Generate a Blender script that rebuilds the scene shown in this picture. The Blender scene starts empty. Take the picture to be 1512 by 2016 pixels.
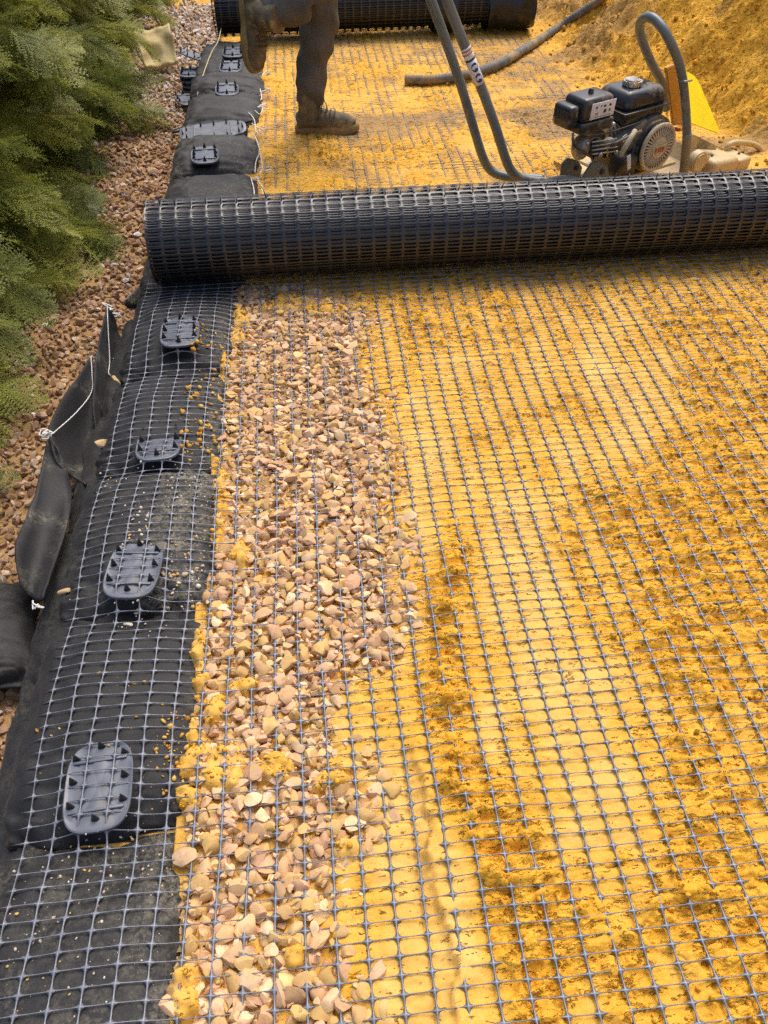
import bpy, bmesh, math, random
import numpy as np
from mathutils import Vector, Matrix
from mathutils.bvhtree import BVHTree

rng = np.random.default_rng(7)
random.seed(7)
R = math.radians

# ------------------------------------------------------------------ camera, sky, sun, exposure
scene = bpy.context.scene
PITCH, YAW, CAM_H, FPX = 45.7, 5.6, 1.4, 1523.0
cam_d = bpy.data.cameras.new('camera')
cam = bpy.data.objects.new('camera', cam_d)
scene.collection.objects.link(cam)
cam.location = (0, 0, CAM_H)
cam.rotation_euler = (R(90 - PITCH), 0, R(-YAW))
cam_d.sensor_fit = 'VERTICAL'
cam_d.sensor_height = 36.0
cam_d.lens = FPX / 2016 * 36
cam_d.clip_start = 0.02
cam_d.clip_end = 300
scene.camera = cam

SUN_EL, SUN_AZ = 62.0, 28.0          # azimuth measured from +Y towards +X
world = bpy.data.worlds.new('World')
scene.world = world
world.use_nodes = True
wn = world.node_tree
bg = wn.nodes['Background']
sky = wn.nodes.new('ShaderNodeTexSky')
sky.sky_type = 'NISHITA'
sky.sun_disc = False
sky.sun_elevation = R(SUN_EL)
sky.sun_rotation = R(SUN_AZ)
sky.dust_density = 5.0
sky.air_density = 0.9
sky.ozone_density = 1.0
wn.links.new(sky.outputs[0], bg.inputs[0])
bg.inputs[1].default_value = 0.15
sun_d = bpy.data.lights.new('sun', 'SUN')
sun_d.energy = 1.0
sun_d.angle = R(34)
sun_d.color = (1.0, 0.96, 0.90)
sun = bpy.data.objects.new('sun', sun_d)
scene.collection.objects.link(sun)
_sd = Vector((math.sin(R(SUN_AZ)) * math.cos(R(SUN_EL)), math.cos(R(SUN_AZ)) * math.cos(R(SUN_EL)), math.sin(R(SUN_EL))))
sun.rotation_euler = _sd.to_track_quat('Z', 'Y').to_euler()
scene.view_settings.view_transform = 'Standard'
scene.view_settings.look = 'None'
scene.view_settings.gamma = 1.0
scene.view_settings.use_curve_mapping = False
scene.view_settings.exposure = 0.70
scene.render.engine = 'CYCLES'
scene.cycles.use_denoising = False
scene.cycles.max_bounces = 6

# ------------------------------------------------------------------ survey helpers (photo pixel -> place)
_th, _yw = R(PITCH), R(YAW)
FH = np.array([math.sin(_yw), math.cos(_yw), 0.0])
RT = np.array([math.cos(_yw), -math.sin(_yw), 0.0])
FW = FH * math.cos(_th) + np.array([0, 0, -math.sin(_th)])
UP = FH * math.sin(_th) + np.array([0, 0, math.cos(_th)])
CC = np.array([0, 0, CAM_H])
def ray(x, y): return FW + RT * (x - 756) / FPX - UP * (y - 1008) / FPX
def G(x, y, z=0.0):
    d = ray(x, y); return CC + d * ((z - CAM_H) / d[2])
def V(x, y, Y):
    d = ray(x, y); return CC + d * (Y / d[1])
def PX(x, y, X):
    d = ray(x, y); return CC + d * (X / d[0])

# ------------------------------------------------------------------ noise
_perm = np.random.default_rng(11).permutation(256)
_perm = np.concatenate([_perm, _perm, _perm])
_ang = np.random.default_rng(12).random(256) * 2 * np.pi
def pn(x, y, seed=0):
    x = np.asarray(x, float) + seed * 17.31; y = np.asarray(y, float) + seed * 9.77
    xi = np.floor(x).astype(int); yi = np.floor(y).astype(int)
    xf = x - xi; yf = y - yi
    u = xf * xf * xf * (xf * (xf * 6 - 15) + 10); v = yf * yf * yf * (yf * (yf * 6 - 15) + 10)
    def g(ix, iy, fx, fy):
        h = _ang[_perm[(_perm[ix & 255] + iy) & 255]]
        return np.cos(h) * fx + np.sin(h) * fy
    a = g(xi, yi, xf, yf); b = g(xi + 1, yi, xf - 1, yf)
    c = g(xi, yi + 1, xf, yf - 1); d = g(xi + 1, yi + 1, xf - 1, yf - 1)
    return (a + (b - a) * u) * (1 - v) + (c + (d - c) * u) * v
def fbm(x, y, o=4, seed=0, gain=0.5):
    s = 0; a = 1.0; f = 1.0
    for k in range(o):
        s = s + a * pn(x * f, y * f, seed + k * 3); a *= gain; f *= 2.03
    return s
_wr = np.random.default_rng(13).random((256, 3))
def worley(x, y, seed=0):
    x = np.asarray(x, float) + seed * 5.3; y = np.asarray(y, float) + seed * 3.1
    xi = np.floor(x).astype(int); yi = np.floor(y).astype(int)
    f1 = np.full(x.shape, 9.0); f2 = np.full(x.shape, 9.0); idv = np.zeros(x.shape)
    for dx in (-1, 0, 1):
        for dy in (-1, 0, 1):
            h = _perm[(_perm[(xi + dx) & 255] + yi + dy) & 255]
            d = np.hypot(xi + dx + _wr[h, 0] - x, yi + dy + _wr[h, 1] - y)
            m = d < f1
            f2 = np.where(m, f1, np.minimum(f2, d)); idv = np.where(m, _wr[h, 2], idv); f1 = np.where(m, d, f1)
    return f1, f2, idv
def sstep(a, b, x):
    t = np.clip((np.asarray(x, float) - a) / (b - a), 0, 1); return t * t * (3 - 2 * t)

# ------------------------------------------------------------------ object helpers
COL = scene.collection
def link(o, parent=None):
    COL.objects.link(o)
    if parent is not None: o.parent = parent
    return o
def tag(o, label=None, cat=None, group=None, kind=None):
    if label: o['label'] = label
    if cat: o['category'] = cat
    if group: o['group'] = group
    if kind: o['kind'] = kind
    return o
def mesh_np(name, verts, faces, mat=None, smooth=True, attrs=None):
    """faces: (n,3) or (n,4) array, or list of such arrays"""
    me = bpy.data.meshes.new(name)
    verts = np.asarray(verts, np.float32)
    fl = faces if isinstance(faces, list) else [faces]
    fl = [np.asarray(f, np.int32) for f in fl if len(f)]
    me.vertices.add(len(verts)); me.vertices.foreach_set('co', verts.ravel())
    nl = sum(f.size for f in fl); npoly = sum(len(f) for f in fl)
    me.loops.add(nl); me.loops.foreach_set('vertex_index', np.concatenate([f.ravel() for f in fl]))
    me.polygons.add(npoly)
    tot = np.concatenate([np.full(len(f), f.shape[1], np.int32) for f in fl])
    st = np.concatenate([[0], np.cumsum(tot)[:-1]]).astype(np.int32)
    me.polygons.foreach_set('loop_start', st)
    me.polygons.foreach_set('loop_total', tot)
    me.update(calc_edges=True)
    me.polygons.foreach_set('use_smooth', np.full(npoly, smooth, bool))
    if attrs:
        for k, a in attrs.items():
            a = np.asarray(a, np.float32)
            if a.ndim == 1:
                at = me.attributes.new(k, 'FLOAT', 'POINT'); at.data.foreach_set('value', a)
            else:
                at = me.attributes.new(k, 'FLOAT_COLOR', 'POINT')
                at.data.foreach_set('color', np.concatenate([a, np.ones((len(a), 1), np.float32)], 1).ravel())
    if mat: me.materials.append(mat)
    me.validate(); me.update()
    return me
def obj(name, me, parent=None, loc=None, rot=None):
    o = bpy.data.objects.new(name, me)
    if loc is not None: o.location = loc
    if rot is not None: o.rotation_euler = rot
    return link(o, parent)
def empty(name, loc=(0, 0, 0), rot=None):
    o = bpy.data.objects.new(name, None); o.location = loc; o.empty_display_size = .05
    if rot is not None: o.rotation_euler = rot
    return link(o)
def bm_mesh(name, bm, mat=None, smooth=True):
    me = bpy.data.meshes.new(name); bm.to_mesh(me); bm.free()
    if mat: me.materials.append(mat)
    for p in me.polygons: p.use_smooth = smooth
    return me
def catmull(pts, n=8):
    p = np.asarray(pts, float)
    if len(p) < 3: 
        return np.array([p[0] + (p[-1] - p[0]) * t for t in np.linspace(0, 1, n + 1)])
    q = np.vstack([2 * p[0] - p[1], p, 2 * p[-1] - p[-2]]); out = []
    for i in range(1, len(q) - 2):
        for t in np.linspace(0, 1, n, endpoint=False):
            a, b, c, d = q[i - 1], q[i], q[i + 1], q[i + 2]
            out.append(.5 * ((2 * b) + (c - a) * t + (2 * a - 5 * b + 4 * c - d) * t * t + (3 * b - a - 3 * c + d) * t ** 3))
    out.append(p[-1]); return np.array(out)
def tube_arr(path, rad, seg=8, cap=True):
    """tube along path; rad scalar / array / (n,2) array"""
    p = np.asarray(path, float); n = len(p)
    rad = np.broadcast_to(np.asarray(rad, float), (n,)) if np.ndim(rad) < 2 else np.asarray(rad, float)
    t = np.gradient(p, axis=0); t /= np.linalg.norm(t, axis=1)[:, None] + 1e-12
    ref = np.array([0, 0, 1.0]) if abs(t[0, 2]) < .9 else np.array([1.0, 0, 0])
    u = np.cross(ref, t[0]); u /= np.linalg.norm(u); U = [u]
    for i in range(1, n):
        u = U[-1] - t[i] * (U[-1] @ t[i]); u /= np.linalg.norm(u) + 1e-12; U.append(u)
    U = np.array(U); W = np.cross(t, U)
    a = np.linspace(0, 2 * np.pi, seg, endpoint=False)
    ru = rad if rad.ndim == 1 else rad[:, 0]; rw = rad if rad.ndim == 1 else rad[:, 1]
    v = p[:, None] + U[:, None] * (np.cos(a)[None, :, None] * ru[:, None, None]) + W[:, None] * (np.sin(a)[None, :, None] * rw[:, None, None])
    v = v.reshape(-1, 3)
    i = np.arange(n - 1)[:, None] * seg; j = np.arange(seg)[None]; j2 = (j + 1) % seg
    f = np.stack([i + j, i + j2, i + seg + j2, i + seg + j], -1).reshape(-1, 4)
    tri = np.zeros((0, 3), int)
    if cap:
        c0 = len(v); v = np.vstack([v, p[0], p[-1]])
        jj = np.arange(seg); k = (jj + 1) % seg
        tri = np.vstack([np.stack([np.full(seg, c0), k, jj], 1), np.stack([np.full(seg, c0 + 1), (n - 1) * seg + jj, (n - 1) * seg + k], 1)])
    return v, f, tri
def tube(name, path, rad, mat, parent=None, seg=8, smooth_path=0):
    p = catmull(path, smooth_path) if smooth_path else np.asarray(path, float)
    if smooth_path and np.ndim(rad) == 1:
        rad = np.interp(np.linspace(0, 1, len(p)), np.linspace(0, 1, len(rad)), rad)
    v, f, t = tube_arr(p, rad, seg)
    return obj(name, mesh_np(name, v, [f, t], mat), parent)
def join_arr(parts):
    vs, qs, ts, off = [], [], [], 0
    for v, q, t in parts:
        vs.append(v); qs.append(np.asarray(q).reshape(-1, 4) + off); ts.append(np.asarray(t).reshape(-1, 3) + off); off += len(v)
    return np.vstack(vs), [np.vstack(qs).astype(int), np.vstack(ts).astype(int)]
def bevel_box(name, size, mat, parent=None, loc=(0, 0, 0), rot=(0, 0, 0), bev=.004, seg=2, taper=None):
    bm = bmesh.new(); bmesh.ops.create_cube(bm, size=1)
    for v in bm.verts:
        v.co = Vector((v.co.x * size[0], v.co.y * size[1], v.co.z * size[2]))
        if taper and v.co.z > 0: v.co.x *= taper[0]; v.co.y *= taper[1]
    if bev: bmesh.ops.bevel(bm, geom=bm.edges[:], offset=bev, segments=seg, affect='EDGES', profile=.5)
    me = bm_mesh(name, bm, mat, True)
    try: me.set_sharp_from_angle(angle=R(40))
    except Exception: pass
    return obj(name, me, parent, loc, rot)
def cyl(name, r1, r2, h, mat, parent=None, loc=(0, 0, 0), rot=(0, 0, 0), seg=24, bev=.002):
    bm = bmesh.new(); bmesh.ops.create_cone(bm, cap_ends=True, segments=seg, radius1=r1, radius2=r2, depth=h)
    if bev: 
        es = [e for e in bm.edges if abs(e.verts[0].co.z - e.verts[1].co.z) < 1e-6]
        bmesh.ops.bevel(bm, geom=es, offset=bev, segments=2, affect='EDGES')
    me = bm_mesh(name, bm, mat, True)
    try: me.set_sharp_from_angle(angle=R(40))
    except Exception: pass
    return obj(name, me, parent, loc, rot)

# ------------------------------------------------------------------ materials
class NT:
    def __init__(s, name):
        s.m = bpy.data.materials.new(name); s.m.use_nodes = True; s.t = s.m.node_tree; s.p = s.t.nodes['Principled BSDF']
    def n(s, ty, **kw):
        nd = s.t.nodes.new(ty)
        for k, v in kw.items(): setattr(nd, k, v)
        return nd
    def l(s, a, b): s.t.links.new(a, b)
    def co(s, kind='Object', scale=(1, 1, 1)):
        tc = s.n('ShaderNodeTexCoord'); mp = s.n('ShaderNodeMapping'); mp.inputs['Scale'].default_value = scale
        s.l(tc.outputs[kind], mp.inputs[0]); return mp.outputs[0]
    def noise(s, vec, scale, detail=4, rough=.6):
        nd = s.n('ShaderNodeTexNoise'); nd.inputs['Scale'].default_value = scale; nd.inputs['Detail'].default_value = detail
        nd.inputs['Roughness'].default_value = rough; s.l(vec, nd.inputs['Vector']); return nd.outputs[0]
    def ramp(s, fac, stops):
        nd = s.n('ShaderNodeValToRGB'); e = nd.color_ramp.elements
        while len(e) > 1: e.remove(e[-1])
        e[0].position = stops[0][0]; e[0].color = (*stops[0][1], 1) if len(stops[0][1]) == 3 else stops[0][1]
        for p, c in stops[1:]:
            x = e.new(p); x.color = (*c, 1)
        s.l(fac, nd.inputs[0]); return nd.outputs[0]
    def mix(s, fac, a, b, mode='MIX'):
        nd = s.n('ShaderNodeMix', data_type='RGBA', blend_type=mode)
        for val, i in ((fac, 0), (a, 6), (b, 7)):
            if isinstance(val, (int, float)): nd.inputs[i].default_value = val
            elif isinstance(val, tuple): nd.inputs[i].default_value = (*val, 1)
            else: s.l(val, nd.inputs[i])
        return nd.outputs[2]
    def math(s, op, a, b=None):
        nd = s.n('ShaderNodeMath', operation=op)
        for val, i in ((a, 0), (b, 1)):
            if val is None: continue
            if isinstance(val, (int, float)): nd.inputs[i].default_value = val
            else: s.l(val, nd.inputs[i])
        return nd.outputs[0]
    def attr(s, name, out='Fac'):
        nd = s.n('ShaderNodeAttribute', attribute_name=name); return nd.outputs[out]
    def bump(s, h, strength=.5, dist=.002, prev=None):
        nd = s.n('ShaderNodeBump'); nd.inputs['Strength'].default_value = strength; nd.inputs['Distance'].default_value = dist
        s.l(h, nd.inputs['Height'])
        if prev is not None: s.l(prev, nd.inputs['Normal'])
        return nd.outputs[0]
    def done(s, color=None, rough=.6, spec=.5, metal=0.0, normal=None):
        for val, k in ((color, 'Base Color'), (rough, 'Roughness'), (spec, 'Specular IOR Level'), (metal, 'Metallic'), (normal, 'Normal')):
            if val is None: continue
            if isinstance(val, (int, float)): s.p.inputs[k].default_value = val
            elif isinstance(val, tuple): s.p.inputs[k].default_value = (*val, 1)
            else: s.l(val, s.p.inputs[k])
        return s.m
def simple(name, c1, c2=None, scale=20, rough=.5, spec=.5, metal=0, bscale=None, bstr=.3, bdist=.001, dust=None, dust_amt=.5, dscale=9):
    t = NT(name); v = t.co()
    n1 = t.noise(v, scale, 5)
    col = t.ramp(n1, [(.35, c1), (.7, c2 or c1)])
    rg = rough
    if dust:
        m = t.ramp(t.noise(v, dscale, 6, .7), [(.62 - .3 * dust_amt, (0, 0, 0)), (.72 - .15 * dust_amt, (1, 1, 1))])
        col = t.mix(m, col, dust)
        rg = t.math('ADD', t.math('MULTIPLY', m, .9 - rough), rough)
    nm = t.bump(t.noise(v, bscale, 4), bstr, bdist) if bscale else None
    return t.done(col, rg, spec, metal, nm)

def m_sand():
    t = NT('sand'); v = t.co()
    rough = t.attr('rough'); dirt = t.attr('dirt')
    n1 = t.noise(v, 9, 6, .65); n2 = t.noise(v, 150, 6, .75); n3 = t.noise(v, 34, 6, .7); n4 = t.noise(v, 480, 3, .7)
    tear = t.noise(t.co('Object', (38, 105, 60)), 1.0, 5, .65)          # torn pits, drawn out across the pull
    zone = t.noise(v, 5.5, 3, .6)
    thr = t.math('ADD', t.math('MULTIPLY', rough, -.05), t.math('ADD', .682, t.math('MULTIPLY', zone, -.14)))
    pit = t.n('ShaderNodeMapRange', interpolation_type='SMOOTHSTEP'); t.l(t.math('SUBTRACT', tear, thr), pit.inputs['Value'])
    pit.inputs['From Min'].default_value = 0.0; pit.inputs['From Max'].default_value = .055
    pit = pit.outputs[0]
    smooth_c = t.ramp(n1, [(.3, (.60, .30, .034)), (.5, (.67, .37, .056)), (.72, (.73, .45, .115))])
    crumb_c = t.ramp(n3, [(.28, (.60, .27, .016)), (.46, (.69, .345, .028)), (.72, (.75, .43, .056))])
    pale = t.math('MULTIPLY', t.math('POWER', t.math('SUBTRACT', 1.0, rough), 3.0), t.math('MULTIPLY', zone, .45))
    smooth_c = t.mix(pale, smooth_c, (.74, .53, .22))
    c = t.mix(rough, smooth_c, crumb_c)
    sp = t.ramp(n2, [(.25, (.6, .52, .42)), (.45, (1, 1, 1)), (.75, (1.08, 1.06, 1.0))])
    c = t.mix(.7, c, sp, 'MULTIPLY')
    c = t.mix(t.math('MULTIPLY', pit, .5), c, (.42, .15, .010))       # damp torn sand, with crevice shade and warm bounce put into the colour
    dm = t.mix(t.ramp(n3, [(.35, (0, 0, 0)), (.65, (1, 1, 1))]), (.22, .125, .045), (.38, .24, .11))
    c = t.mix(dirt, c, dm)
    h = t.math('ADD', t.math('MULTIPLY', n2, .42), t.math('ADD', t.math('MULTIPLY', n3, 1.2), t.math('MULTIPLY', n4, .15)))
    st = t.n('ShaderNodeBump'); st.inputs['Distance'].default_value = .010
    t.l(t.math('ADD', t.math('MULTIPLY', rough, .22), .16), st.inputs['Strength']); t.l(h, st.inputs['Height'])
    vx = t.n('ShaderNodeVectorMath', operation='ADD'); nz = t.n('ShaderNodeTexNoise'); nz.inputs['Scale'].default_value = 40; nz.inputs['Detail'].default_value = 3
    t.l(v, nz.inputs['Vector']); sc_ = t.n('ShaderNodeVectorMath', operation='SCALE'); sc_.inputs['Scale'].default_value = .022; t.l(nz.outputs['Color'], sc_.inputs[0])
    t.l(v, vx.inputs[0]); t.l(sc_.outputs[0], vx.inputs[1])
    mp = t.n('ShaderNodeMapping'); mp.inputs['Scale'].default_value = (34, 66, 30); t.l(vx.outputs[0], mp.inputs[0])
    vo = t.n('ShaderNodeTexVoronoi', feature='DISTANCE_TO_EDGE'); vo.inputs['Scale'].default_value = 1.0; t.l(mp.outputs[0], vo.inputs['Vector'])
    ck = t.n('ShaderNodeMapRange'); t.l(vo.outputs['Distance'], ck.inputs['Value']); ck.inputs['From Max'].default_value = .24
    mask = t.ramp(t.math('ADD', t.math('MULTIPLY', rough, .35), t.noise(v, 16, 4, .6)), [(.66, (0, 0, 0)), (.86, (1, 1, 1))])
    crack = t.math('MULTIPLY', t.math('SUBTRACT', ck.outputs[0], 1.0), mask)
    b1 = t.bump(crack, .55, .005, st.outputs[0])
    b2 = t.bump(t.math('MULTIPLY', pit, -1), 1.0, .006, b1)
    return t.done(c, .85, .2, 0, b2)
def m_stone(name, dusty):
    t = NT(name); v = t.co(); c = t.attr('col', 'Color')
    n = t.noise(v, 90, 5, .7); n2 = t.noise(v, 30, 4)
    c = t.mix(.7, c, t.ramp(n, [(.25, (.6, .55, .5)), (.5, (1, 1, 1)), (.8, (1.12, 1.08, 1.02))]), 'MULTIPLY')
    m = t.ramp(n2, [(.52, (0, 0, 0)), (.66, (1, 1, 1))])
    c = t.mix(t.math('MULTIPLY', m, .55), c, dusty)
    return t.done(c, .8, .3, 0, t.bump(n, .35, .002))
def m_fabric():
    t = NT('black_geotextile'); v = t.co('Object'); d = t.attr('dust')
    fib = t.noise(t.co('Object', (60, 240, 240)), 3, 6, .75); fib2 = t.noise(v, 300, 4, .7); n = t.noise(v, 14, 5, .7)
    c = t.ramp(n, [(.3, (.009, .009, .010)), (.7, (.019, .019, .020))])
    c = t.mix(.4, c, t.ramp(fib, [(.4, (.5, .5, .5)), (.75, (2.2, 2.1, 2.0))]), 'MULTIPLY')
    grit = t.ramp(t.noise(v, 70, 6, .8), [(.43, (0, 0, 0)), (.60, (1, 1, 1))])
    lim = t.math('MULTIPLY', grit, d)
    c = t.mix(lim, c, t.ramp(fib2, [(.3, (.19, .17, .11)), (.7, (.48, .43, .32))]))
    rg = t.math('ADD', .62, t.math('MULTIPLY', lim, .3))
    h = t.math('ADD', t.math('MULTIPLY', fib2, .5), t.math('ADD', fib, t.math('MULTIPLY', lim, 1.5)))
    t.p.inputs['Sheen Weight'].default_value = .05; t.p.inputs['Sheen Roughness'].default_value = .5
    return t.done(c, rg, .35, 0, t.bump(h, .35, .0015))
def m_grid(name, dust_amt, ca, cb):
    t = NT(name); v = t.co(); n = t.noise(v, 60, 4)
    m = t.ramp(t.noise(v, 23, 6, .75), [(.75 - .5 * dust_amt, (0, 0, 0)), (.95 - .4 * dust_amt, (1, 1, 1))])
    c = t.mix(m, t.ramp(n, [(.3, ca), (.7, cb)]), (.34, .22, .09))
    rg = t.math('ADD', .36, t.math('MULTIPLY', m, .5))
    return t.done(c, rg, .7, 0, t.bump(n, .15, .001))
def m_leaf(name, a, b, c):
    t = NT(name); oi = t.n('ShaderNodeObjectInfo'); tip = t.attr('tip')
    v = t.co('Object'); n = t.noise(v, 12, 3)
    mx = t.math('ADD', t.math('MULTIPLY', n, .7), t.math('SUBTRACT', t.math('MULTIPLY', oi.outputs['Random'], .5), .2))
    col = t.ramp(mx, [(.2, a), (.5, b), (.8, c)])
    col = t.mix(t.math('MULTIPLY', tip, .7), col, (.30, .32, .09))
    t.p.inputs['Subsurface Weight'].default_value = 0
    m = t.done(col, .5, .35)
    tr = t.n('ShaderNodeBsdfTranslucent'); t.l(col, tr.inputs[0])
    mixs = t.n('ShaderNodeMixShader'); mixs.inputs[0].default_value = .42
    t.l(t.p.outputs[0], mixs.inputs[1]); t.l(tr.outputs[0], mixs.inputs[2])
    t.l(mixs.outputs[0], t.t.nodes['Material Output'].inputs[0])
    return m
M = dict(
    sand=m_sand(),
    gravel=m_stone('drainage_stone', (.55, .36, .10)),
    path=m_stone('path_stone', (.36, .20, .09)),
    fabric=m_fabric(),
    grid=m_grid('black_geogrid', .08, (.010, .0105, .012), (.018, .019, .022)), sheet=m_grid('sky_lit_geogrid', .10, (.14, .15, .175), (.195, .208, .24)), grid_dirty=m_grid('dusty_geogrid', .85, (.03, .03, .03), (.05, .05, .05)),  # sheet: same plastic lightened, sky reflection put into its base colour
    core=simple('black_roll_core', (.006, .006, .007), rough=.6),
    plate=simple('grey_plate_plastic', (.095, .107, .132), (.12, .135, .162), 40, .4, .5, bscale=200, bstr=.08, dust=(.2, .18, .13), dust_amt=.12),
    twine=simple('white_twine', (.6, .58, .52), (.75, .73, .68), 80, .8),
    line=simple('string_line', (.5, .42, .18), (.6, .52, .25), 80, .8),
    wood=simple('cut_wood', (.45, .30, .14), (.62, .45, .22), 14, .75, bscale=60, bstr=.4),
    bark=simple('bark', (.10, .06, .035), (.19, .12, .07), 30, .9, bscale=60, bstr=.8, bdist=.004),
    leaf=m_leaf('conifer_leaf', (.13, .165, .022), (.31, .335, .05), (.48, .46, .11)),
    trouser=simple('trouser_cloth', (.085, .078, .068), (.14, .13, .115), 9, .85, .2, bscale=500, bstr=.15, dust=(.17, .12, .06), dust_amt=.06, dscale=6),
    jacket=simple('jacket_cloth', (.03, .035, .045), (.05, .055, .065), 8, .85, .2),
    skin=simple('skin', (.42, .24, .17), (.48, .29, .21), 30, .55),
    hair=simple('hair', (.03, .02, .012), (.06, .04, .02), 60, .6),
    boot=simple('boot_leather', (.11, .085, .05), (.19, .15, .09), 22, .75, .3, bscale=160, bstr=.3, dust=(.36, .25, .10), dust_amt=.28, dscale=11),
    sole=simple('boot_sole', (.24, .165, .07), (.36, .25, .10), 25, .9, .2, bscale=120, bstr=.4),
    lace=simple('lace', (.06, .045, .03), (.10, .08, .05), 40, .8),
    black_pl=simple('black_engine_plastic', (.016, .018, .020), (.03, .033, .036), 14, .32, .5, dust=(.22, .17, .10), dust_amt=.30, dscale=14),
    tank=simple('black_tank_paint', (.016, .018, .022), (.022, .025, .03), 12, .25, .5, dust=(.20, .16, .10), dust_amt=.32, dscale=16),
    dirty_metal=simple('dusty_cast_metal', (.10, .09, .075), (.19, .165, .125), 30, .6, .5, .25, bscale=90, bstr=.4, dust=(.33, .25, .13), dust_amt=.45, dscale=18),
    alu=simple('cast_aluminium', (.32, .32, .31), (.45, .45, .43), 30, .45, .5, .8, dust=(.3, .24, .14), dust_amt=.3),
    dark=simple('dark_metal', (.018, .018, .018), (.05, .046, .04), 25, .5, .5, .3, dust=(.22, .17, .09), dust_amt=.25),
    recoil=simple('dusty_recoil_cover', (.46, .37, .23), (.60, .51, .34), 30, .75, .3, bscale=120, bstr=.3),
    chrome=simple('cap_metal', (.5, .5, .49), (.62, .62, .6), 20, .3, .5, .9, dust=(.35, .3, .2), dust_amt=.2),
    tubeg=simple('grey_tube_paint', (.10, .125, .125), (.16, .18, .175), 9, .4, .5, .1, dust=(.32, .25, .14), dust_amt=.22, dscale=7),
    tubed=simple('dusty_tube_paint', (.16, .155, .125), (.30, .25, .15), 12, .6, .4, 0, dust=(.42, .32, .16), dust_amt=.45, dscale=9),
    yellow=simple('yellow_guard', (.90, .66, .003), (.95, .74, .006), 16, .45, .5, dust=(.6, .42, .08), dust_amt=.08, dscale=20),
    orange=simple('orange_guard', (.55, .22, .02), (.62, .28, .03), 16, .5, .5, dust=(.4, .25, .1), dust_amt=.3),
    cream=simple('cream_paint', (.50, .37, .17), (.62, .48, .25), 14, .5, .5, dust=(.42, .28, .10), dust_amt=.35, dscale=14),
    label=simple('white_label', (.62, .62, .62), (.74, .74, .75), 30, .5),
    ink=simple('label_ink', (.03, .03, .035), rough=.6),
    blue=simple('blue_print', (.015, .04, .13), rough=.5),
    redp=simple('red_print', (.45, .08, .03), (.55, .14, .06), 60, .6),
    hose=simple('dusty_hose', (.10, .10, .095), (.17, .165, .15), 20, .7, .4, dust=(.38, .27, .12), dust_amt=.5, dscale=6),
    wrap=simple('black_plastic_wrap', (.008, .008, .010), (.016, .016, .019), 8, .3, .5, bscale=25, bstr=.6, bdist=.01),
    board=simple('pale_board', (.52, .38, .15), (.68, .56, .30), 9, .8, bscale=40, bstr=.5, bdist=.004),
    chip=simple('pale_chip', (.55, .47, .36), (.72, .66, .56), 50, .8, bscale=100, bstr=.4),
)
M['clod'] = M['sand']

# ------------------------------------------------------------------ ground: sand, drainage trench, path, bank
_edge = np.array([G(x, y)[:2] for x, y in [(735, 2300), (735, 2010), (700, 1900), (655, 1800), (690, 1700), (765, 1630), (745, 1560), (700, 1490), (655, 1420), (700, 1340), (800, 1290),
                                           (840, 1210), (800, 1100), (785, 1000), (800, 900), (770, 830), (745, 760), (715, 690), (740, 620), (680, 580), (600, 560)]])
_o = np.argsort(_edge[:, 1]); _edge = _edge[_o]
def sand_edge(Y): return np.interp(Y, _edge[:, 1], _edge[:, 0])
def wall_x(Y):       # centre line of the bag wall
    return np.interp(Y, [0, 1.0, 2.2, 3.2, 4.2, 5.6, 9], [-.475, -.475, -.455, -.425, -.42, -.40, -.36])
# sand lying over the stones: (px, py, rx, ry)
_patch = [(430, 1510, .05, .06), (540, 1500, .05, .035), (370, 1470, .04, .07), (480, 1340, .035, .02), (395, 1330, .02, .05), (380, 850, .035, .12), (395, 880, .04, .05), (430, 700, .05, .07),
          (410, 780, .05, .06), (470, 620, .05, .06), (455, 660, .06, .05), (432, 960, .025, .12), (425, 1040, .02, .1), (690, 1660, .03, .02), (365, 1560, .03, .03), (470, 1080, .03, .05),
          (360, 1960, .03, .06), (580, 1880, .02, .02), (560, 590, .1, .06), (640, 600, .1, .05), (690, 1490, .05, .03), (640, 1530, .05, .02), (390, 1260, .02, .06), (420, 1390, .04, .04)]
_patch = [(*G(x, y)[:2], rx, ry) for x, y, rx, ry in _patch]
# crumbly (+) and plate-smoothed (-) areas of the sand
_rough = [(1030, 1150, .10, .30, -.8), (1110, 1330, .09, .18, -.9), (1150, 1450, .09, .12, -.8), (1190, 1580, .08, .12, -.7), (1000, 1000, .07, .2, -.6), (1250, 740, .16, .2, -1.0), (1270, 850, .1, .16, -1.1),
          (1180, 900, .1, .15, -.6), (830, 1800, .10, .16, -1.0), (820, 1960, .1, .1, -.9), (840, 960, .06, .2, -.9), (850, 880, .05, .1, -.7), (720, 1480, .12, .08, -.9), (780, 1560, .1, .1, -.8),
          (900, 720, .25, .3, -.2), (1000, 1440, .08, .08, -.5), (870, 1380, .035, .05, 1.3), (900, 1130, .03, .07, 1.3), (880, 1250, .05, .15, .5), (900, 1550, .05, .08, .6), (990, 1700, .05, .22, .9), (1030, 1850, .05, .16, .8),
          (1060, 1780, .06, .1, .7), (1350, 1700, .25, .3, .6), (1430, 1100, .25, .5, .9), (1400, 950, .2, .3, .7), (1450, 720, .3, .35, .8), (1360, 1070, .04, .07, 1.2), (1230, 1690, .025, .015, 1.2),
          (1300, 1300, .12, .2, .3), (1440, 1500, .1, .2, .3), (1500, 1850, .06, .15, .8), (900, 600, .3, .15, .5), (800, 640, .12, .12, .4), (1180, 1000, .1, .1, .5), (950, 830, .05, .3, .4), (1440, 560, .25, .2, .2)]
_rough = [(*G(x, y)[:2], rx, ry, w) for x, y, rx, ry, w in _rough]
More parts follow.
